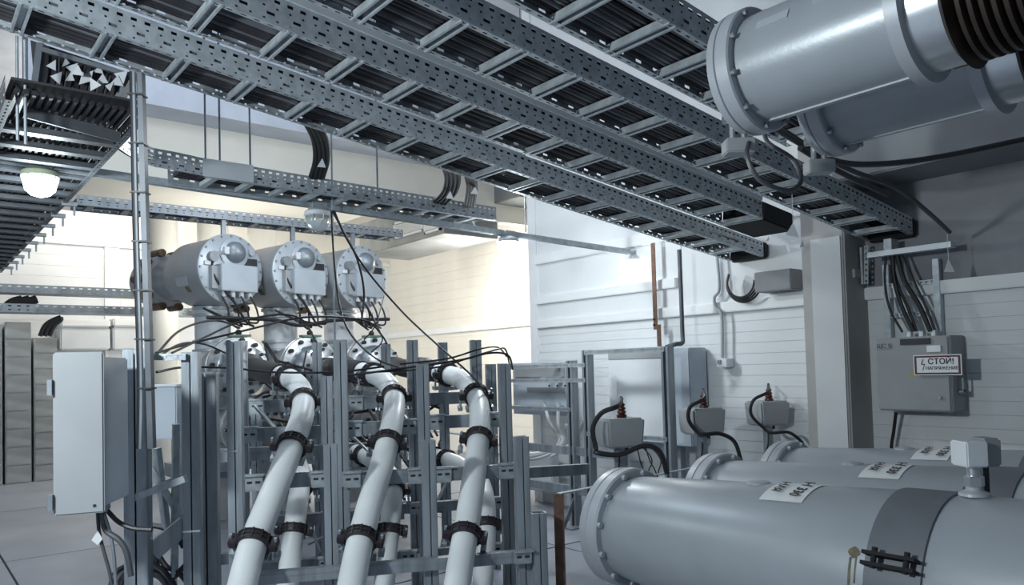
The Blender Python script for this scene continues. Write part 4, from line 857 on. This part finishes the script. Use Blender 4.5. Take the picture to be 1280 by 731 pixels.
yduct(564, 650, 212, 258, 6.4, .8, ((568, 585, 222, 250), (590, 607, 222, 250)))
BD = ((3.75, 4.05, 4.35, 4.6), (4.3, 4.7, 5.0, 5.3), (4.45, 4.9, 5.4))
for i, (pts, lab) in enumerate((([(388, 150), (400, 175), (402, 200), (396, 222)], 'tied bundle cable hanging from the left ladder edge'), ([(560, 202), (566, 222), (562, 240), (548, 255)], 'tied bundle cable hanging beside the upper grille'), ([(590, 214), (593, 234), (590, 257)], 'short tied bundle cable by the right grille'))):
    for k in range(7):
        cable('bundled_cable', lab, 'cable', [at(x + k * (2.6, 2.6, 1.6)[i] - 8, y, dd_ + .02 * (k % 2)) for (x, y), dd_ in zip(pts, BD[i])], .014, 'black_matte', ('left hanging bundle', 'middle hanging bundle', 'right hanging bundle')[i])
    c = at(pts[-2][0] + 1, pts[-2][1] + 4, BD[i][-2] - .05); tag(MB().quad(c + _U * .03, c - _R * .03 - _U * .02, c + _R * .02 - _U * .025).build('cable_tag', 'tagwhite', sm=0), 'white tag on the ' + ('left hanging cable bundle', 'middle hanging cable bundle', 'right hanging cable bundle')[i], 'tag')
for i, (px, y1, x_, lab) in enumerate(((275, 214, -4.33, 'long threaded rod holding the ladder splice'), (313, 217, -4.35, 'second threaded rod right of the ladder splice'), (419, 440, -4.5, 'long thin rod passing the unlit lamp'), (472, 240, -4.42, 'short thin rod left of the upper grille'), (257, 206, -4.40, 'thin short rod left of the splice'), (657, 290, -4.6, 'thin rod by the glaring lamp'))):
    p = ox(px, y1, x_); tag(MB().cyl(p, V((p.x, p.y, HZ)), .006, 8).build('threaded_rod', 'galv_dark'), lab, 'rod')
for i, (px, y0, y1, d, lab) in enumerate(((21, 45, 175, 3.0, 'thin hanger rod at the far left ladder end'), (31, 50, 180, 3.0, 'second hanger rod at the far left ladder end'))):
    tag(MB().cyl(at(px, y0, d), at(px + 1, y1, d), .006, 8).build('threaded_rod', 'galv_dark'), lab, 'rod')
# drooping black cables over the rack
DR = [([(416, 264, 4.6), (430, 290, 4.8), (447, 325, 5.2), (455, 365, 5.6), (452, 400, 5.6)], .012, 'black cable dropping from the unlit lamp past the rightmost drum'),
      ([(418, 264, 4.6), (432, 296, 4.7), (460, 340, 4.8), (505, 392, 4.9), (548, 432, 4.8), (590, 470, 4.7), (608, 495, 4.7), (617, 520, 4.7)], .009, 'long black cable running diagonally from the unlit lamp to the rack'),
      ([(414, 264, 4.6), (418, 330, 4.8), (425, 385, 4.9), (440, 420, 4.9), (470, 448, 4.8), (500, 460, 4.8)], .009, 'thin black cable hanging straight then curving onto the rack'),
      ([(197, 441, 3.6), (222, 415, 3.9), (250, 403, 4.2), (275, 401, 4.4), (300, 410, 4.4)], .009, 'black cable arching over the left posts, inner loop'),
      ([(215, 441, 3.6), (255, 422, 4.0), (300, 402, 4.3), (350, 393, 4.4), (378, 400, 4.5), (396, 428, 4.5)], .009, 'black cable arching over the rack towards the second post'),
      ([(195, 441, 3.6), (235, 430, 4.0), (310, 412, 4.3), (370, 398, 4.4), (420, 396, 4.6), (460, 402, 4.7), (478, 420, 4.7), (484, 430, 4.7)], .009, 'longest black cable arching across the whole rack'),
      ([(196, 465, 3.6), (230, 459, 4.0), (290, 460, 4.2), (340, 465, 4.3), (420, 465, 4.3), (480, 458, 4.4)], .009, 'black cable lying level across the rack tops'),
      ([(195, 448, 3.6), (225, 430, 4.0), (255, 430, 4.2), (292, 446, 4.3)], .008, 'short black cable arching between the left posts'),
      ([(430, 470, 4.5), (520, 458, 4.5), (575, 450, 4.6), (612, 441, 4.7), (635, 444, 4.8), (641, 462, 4.8)], .010, 'upper black cable sweeping right over the rack to the wiring panel'),
      ([(450, 466, 4.5), (540, 460, 4.5), (590, 446, 4.6), (620, 437, 4.7), (632, 437, 4.8), (638, 462, 4.8)], .008, 'lower black cable sweeping right over the rack to the wiring panel'),
      ([(500, 455, 4.5), (560, 448, 4.6), (600, 436, 4.7), (622, 434, 4.8), (634, 446, 4.8)], .008, 'topmost black cable sweeping right over the rack'),
      ([(455, 425, 4.7), (470, 405, 4.7), (480, 370, 5.0)], .006, 'thin black lead crossing above the rack centre'),
      ([(464, 440, 4.7), (478, 425, 4.7), (468, 400, 4.8), (466, 390, 4.9)], .006, 'thin black lead beside the rightmost termination')]
for pts, r, lab in DR: cable('control_cable', lab, 'cable', [at(*q) for q in pts], r * .68, 'black')
cable('wall_pipe', 'thick black cable running below the three drums', 'cable', [V((-7.1, 2.2, 1.93)), V((-7.1, 2.8, 1.92)), V((-7.1, 3.1, 1.87)), V((-7.1, 3.5, 1.93)), V((-7.1, 4.1, 1.95))], .018, 'black')
